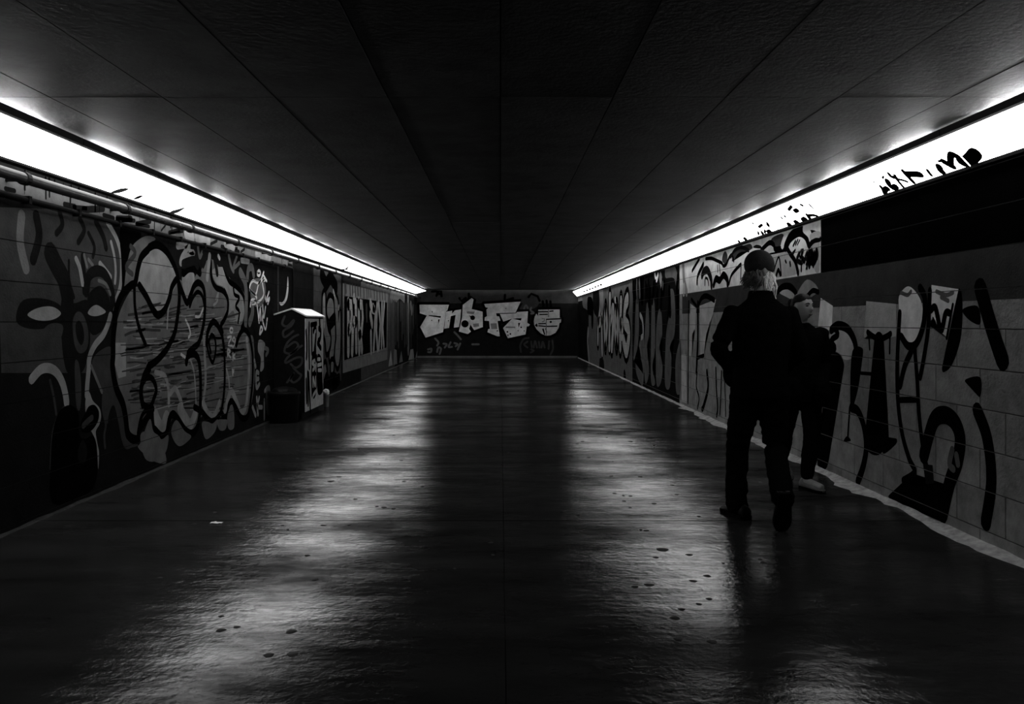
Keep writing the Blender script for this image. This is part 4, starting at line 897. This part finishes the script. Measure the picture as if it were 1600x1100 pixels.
def face_bits(T, parent, lips=True):
    for sx in (-1, 1):
        bm = bmesh.new(); bmesh.ops.create_icosphere(bm, subdivisions=2, radius=1, matrix=T @ Matrix.Translation((sx*.031, .0815, .008)) @ Matrix.Diagonal((.014, .007, .0065, 1))); link('eye', bm_mesh('eye', bm, True), M['eye'], parent)
        bm = bmesh.new(); add_tube(bm, [T @ Vector((sx*.014, .0945, .026)), T @ Vector((sx*.030, .0925, .032)), T @ Vector((sx*.047, .080, .026))], [.0035, .0042, .002], 6); link('eyebrow', bm_mesh('eyebrow', bm, True), M['hair_dark'], parent)
    if lips:
        bm = bmesh.new(); bmesh.ops.create_icosphere(bm, subdivisions=2, radius=1, matrix=T @ Matrix.Translation((0, .0915, -.064)) @ Matrix.Diagonal((.022, .008, .008, 1))); link('lips', bm_mesh('lips', bm, True), M['lips'], parent)
face_bits(TM, man, False)

# ---- the shorter person walking towards the camera beside the wall
girl = tag(empty('person', (2.42, 6.42, 0)), 'shorter person with pulled-back dark hair and grey sneakers walking beside the wall', 'person', None)
go = Vector(girl.location)
def g_(*p): return [tuple(Vector(q) - go) for q in p]
hcg = (2.405, 6.37, 1.458); face_g = (.42, -.9)
sL, eL, hL_ = (2.275, 6.45, 1.255), (2.225, 6.50, 1.01), (2.29, 6.36, .84)
sR, eR, hR_ = (2.56, 6.40, 1.255), (2.625, 6.46, 1.01), (2.545, 6.31, .84)
hipA, knA, anA = (2.49, 6.42, .78), (2.475, 6.36, .43), (2.445, 6.38, .09)      # leading leg
hipB, knB, anB = (2.345, 6.46, .78), (2.33, 6.55, .44), (2.41, 6.86, .17)      # trailing leg
YAW = -.25
def girl_torso(bm, g):
    loft(bm, [(c, rx+g, ry+g, xd, yd) for c, rx, ry, xd, yd in torso_rows([(g_((2.418,6.43,.72))[0], .135, .10), (g_((2.418,6.43,.80))[0], .150, .108), (g_((2.418,6.43,.95))[0], .118, .09), (g_((2.418,6.42,1.08))[0], .132, .10), (g_((2.418,6.42,1.17))[0], .145, .098), (g_((2.418,6.42,1.245))[0], .148, .08), (g_((2.416,6.42,1.29))[0], .09, .06), (g_((2.414,6.41,1.32))[0], .05, .05)], YAW)], 28)
bm = bmesh.new(); girl_torso(bm, -.008)
limb(bm, g_((2.416,6.42,1.27),(2.412,6.405,1.34),(2.408,6.39,1.40)), [.048, .045, .046])
for s_, e_, h_ in ((sL, eL, hL_), (sR, eR, hR_)):
    limb(bm, g_(s_, tuple(Vector(s_)*.5+Vector(e_)*.5), e_, tuple(Vector(e_)*.5+Vector(h_)*.5), h_), [.045, .038, .034, .031, .023])
    hand(bm, tuple(Vector(h_)-go), Vector(h_)-Vector(e_), (0, -.2, 1), .82)
for a, b, c in ((hipA, knA, anA), (hipB, knB, anB)):
    limb(bm, g_(a, tuple(Vector(a)*.5+Vector(b)*.5), b, tuple(Vector(b)*.6+Vector(c)*.4), c), [.078, .062, .044, .040, .029])
limb(bm, g_((2.445,6.38,.07),(2.50,6.24,.05)), [.030, .026]); limb(bm, g_((2.41,6.86,.16),(2.43,6.76,.05)), [.030, .026])
TG = head_mesh(bm, Vector(hcg)-go, face_g, .93)
fuse('body', bm, M['skin'], girl, .006, 2)
bm = bmesh.new(); girl_torso(bm, .020)
loft(bm, torso_rows([(g_((2.418,6.43,.70))[0], .170, .128), (g_((2.418,6.43,.82))[0], .168, .126), (g_((2.418,6.43,.95))[0], .145, .112)], YAW), 28)
loft(bm, torso_rows([(g_((2.416,6.42,1.27))[0], .085, .075), (g_((2.413,6.41,1.335))[0], .062, .062)], YAW), 20)
for s_, e_, h_ in ((sL, eL, hL_), (sR, eR, hR_)):
    limb(bm, g_(s_, tuple(Vector(s_)*.5+Vector(e_)*.5), e_, tuple(Vector(e_)*.5+Vector(h_)*.5), h_), [.062, .056, .050, .047, .044])
    d = (Vector(h_)-Vector(e_)).normalized(); ball(bm, Vector(h_)+d*.070-go, (.070, .095, .118), 2)
fuse('jacket', bm, M['cloth_black'], girl, .009, 3, .006, 13)
bm = bmesh.new()
loft(bm, torso_rows([(g_((2.418,6.43,.70))[0], .13, .09), (g_((2.418,6.43,.78))[0], .152, .11), (g_((2.418,6.43,.86))[0], .14, .105)], YAW), 24)
limb(bm, g_(hipA, (2.484,6.39,.60), knA, (2.460,6.37,.27), (2.446,6.385,.115)), [.090, .080, .066, .062, .050])
limb(bm, g_(hipB, (2.338,6.50,.61), knB, (2.368,6.68,.32), (2.408,6.84,.19)), [.090, .080, .064, .062, .050])
fuse('trousers', bm, M['denim'], girl, .009, 2, .004, 16)
shoe('sneaker', tuple(Vector((2.425,6.445,.001))-go), tuple(Vector((2.515,6.22,.001))-go), (0,0,1), .24, M['sneaker'], M['sole'], girl, M['lace'], .045)
shoe('sneaker', tuple(Vector((2.405,6.915,.15))-go), tuple(Vector((2.435,6.74,.003))-go), (0,-.5,.8), .24, M['sneaker'], M['sole'], girl, M['lace'], .045)
bm = bmesh.new(); tmp = bmesh.new(); bmesh.ops.create_uvsphere(tmp, u_segments=40, v_segments=30, radius=1)
for v in tmp.verts:
    p = v.co; q = Vector((p.x*.081, p.y*.102 - .008, p.z*.118 + .006))
    if q.y > -.01 and q.z < .058 - max(0, abs(q.x)-.03)*.5: q = Vector((q.x*.6, -.02, min(q.z, .02)))
    if q.z < -.06: q.z = -.06; q.x *= .85
    v.co = q
mp = {v: bm.verts.new(TG @ v.co) for v in tmp.verts}
for fc in tmp.faces:
    try: bm.faces.new([mp[v] for v in fc.verts])
    except ValueError: pass
tmp.free(); ball(bm, TG @ Vector((0, -.115, .035)), (.042, .042, .042), 3)
hr = fuse('hair', bm, M['hair_dark'], girl, .006, 3, .002, 60); hr['label'] = 'dark hair pulled back into a knot'
face_bits(TG, girl)
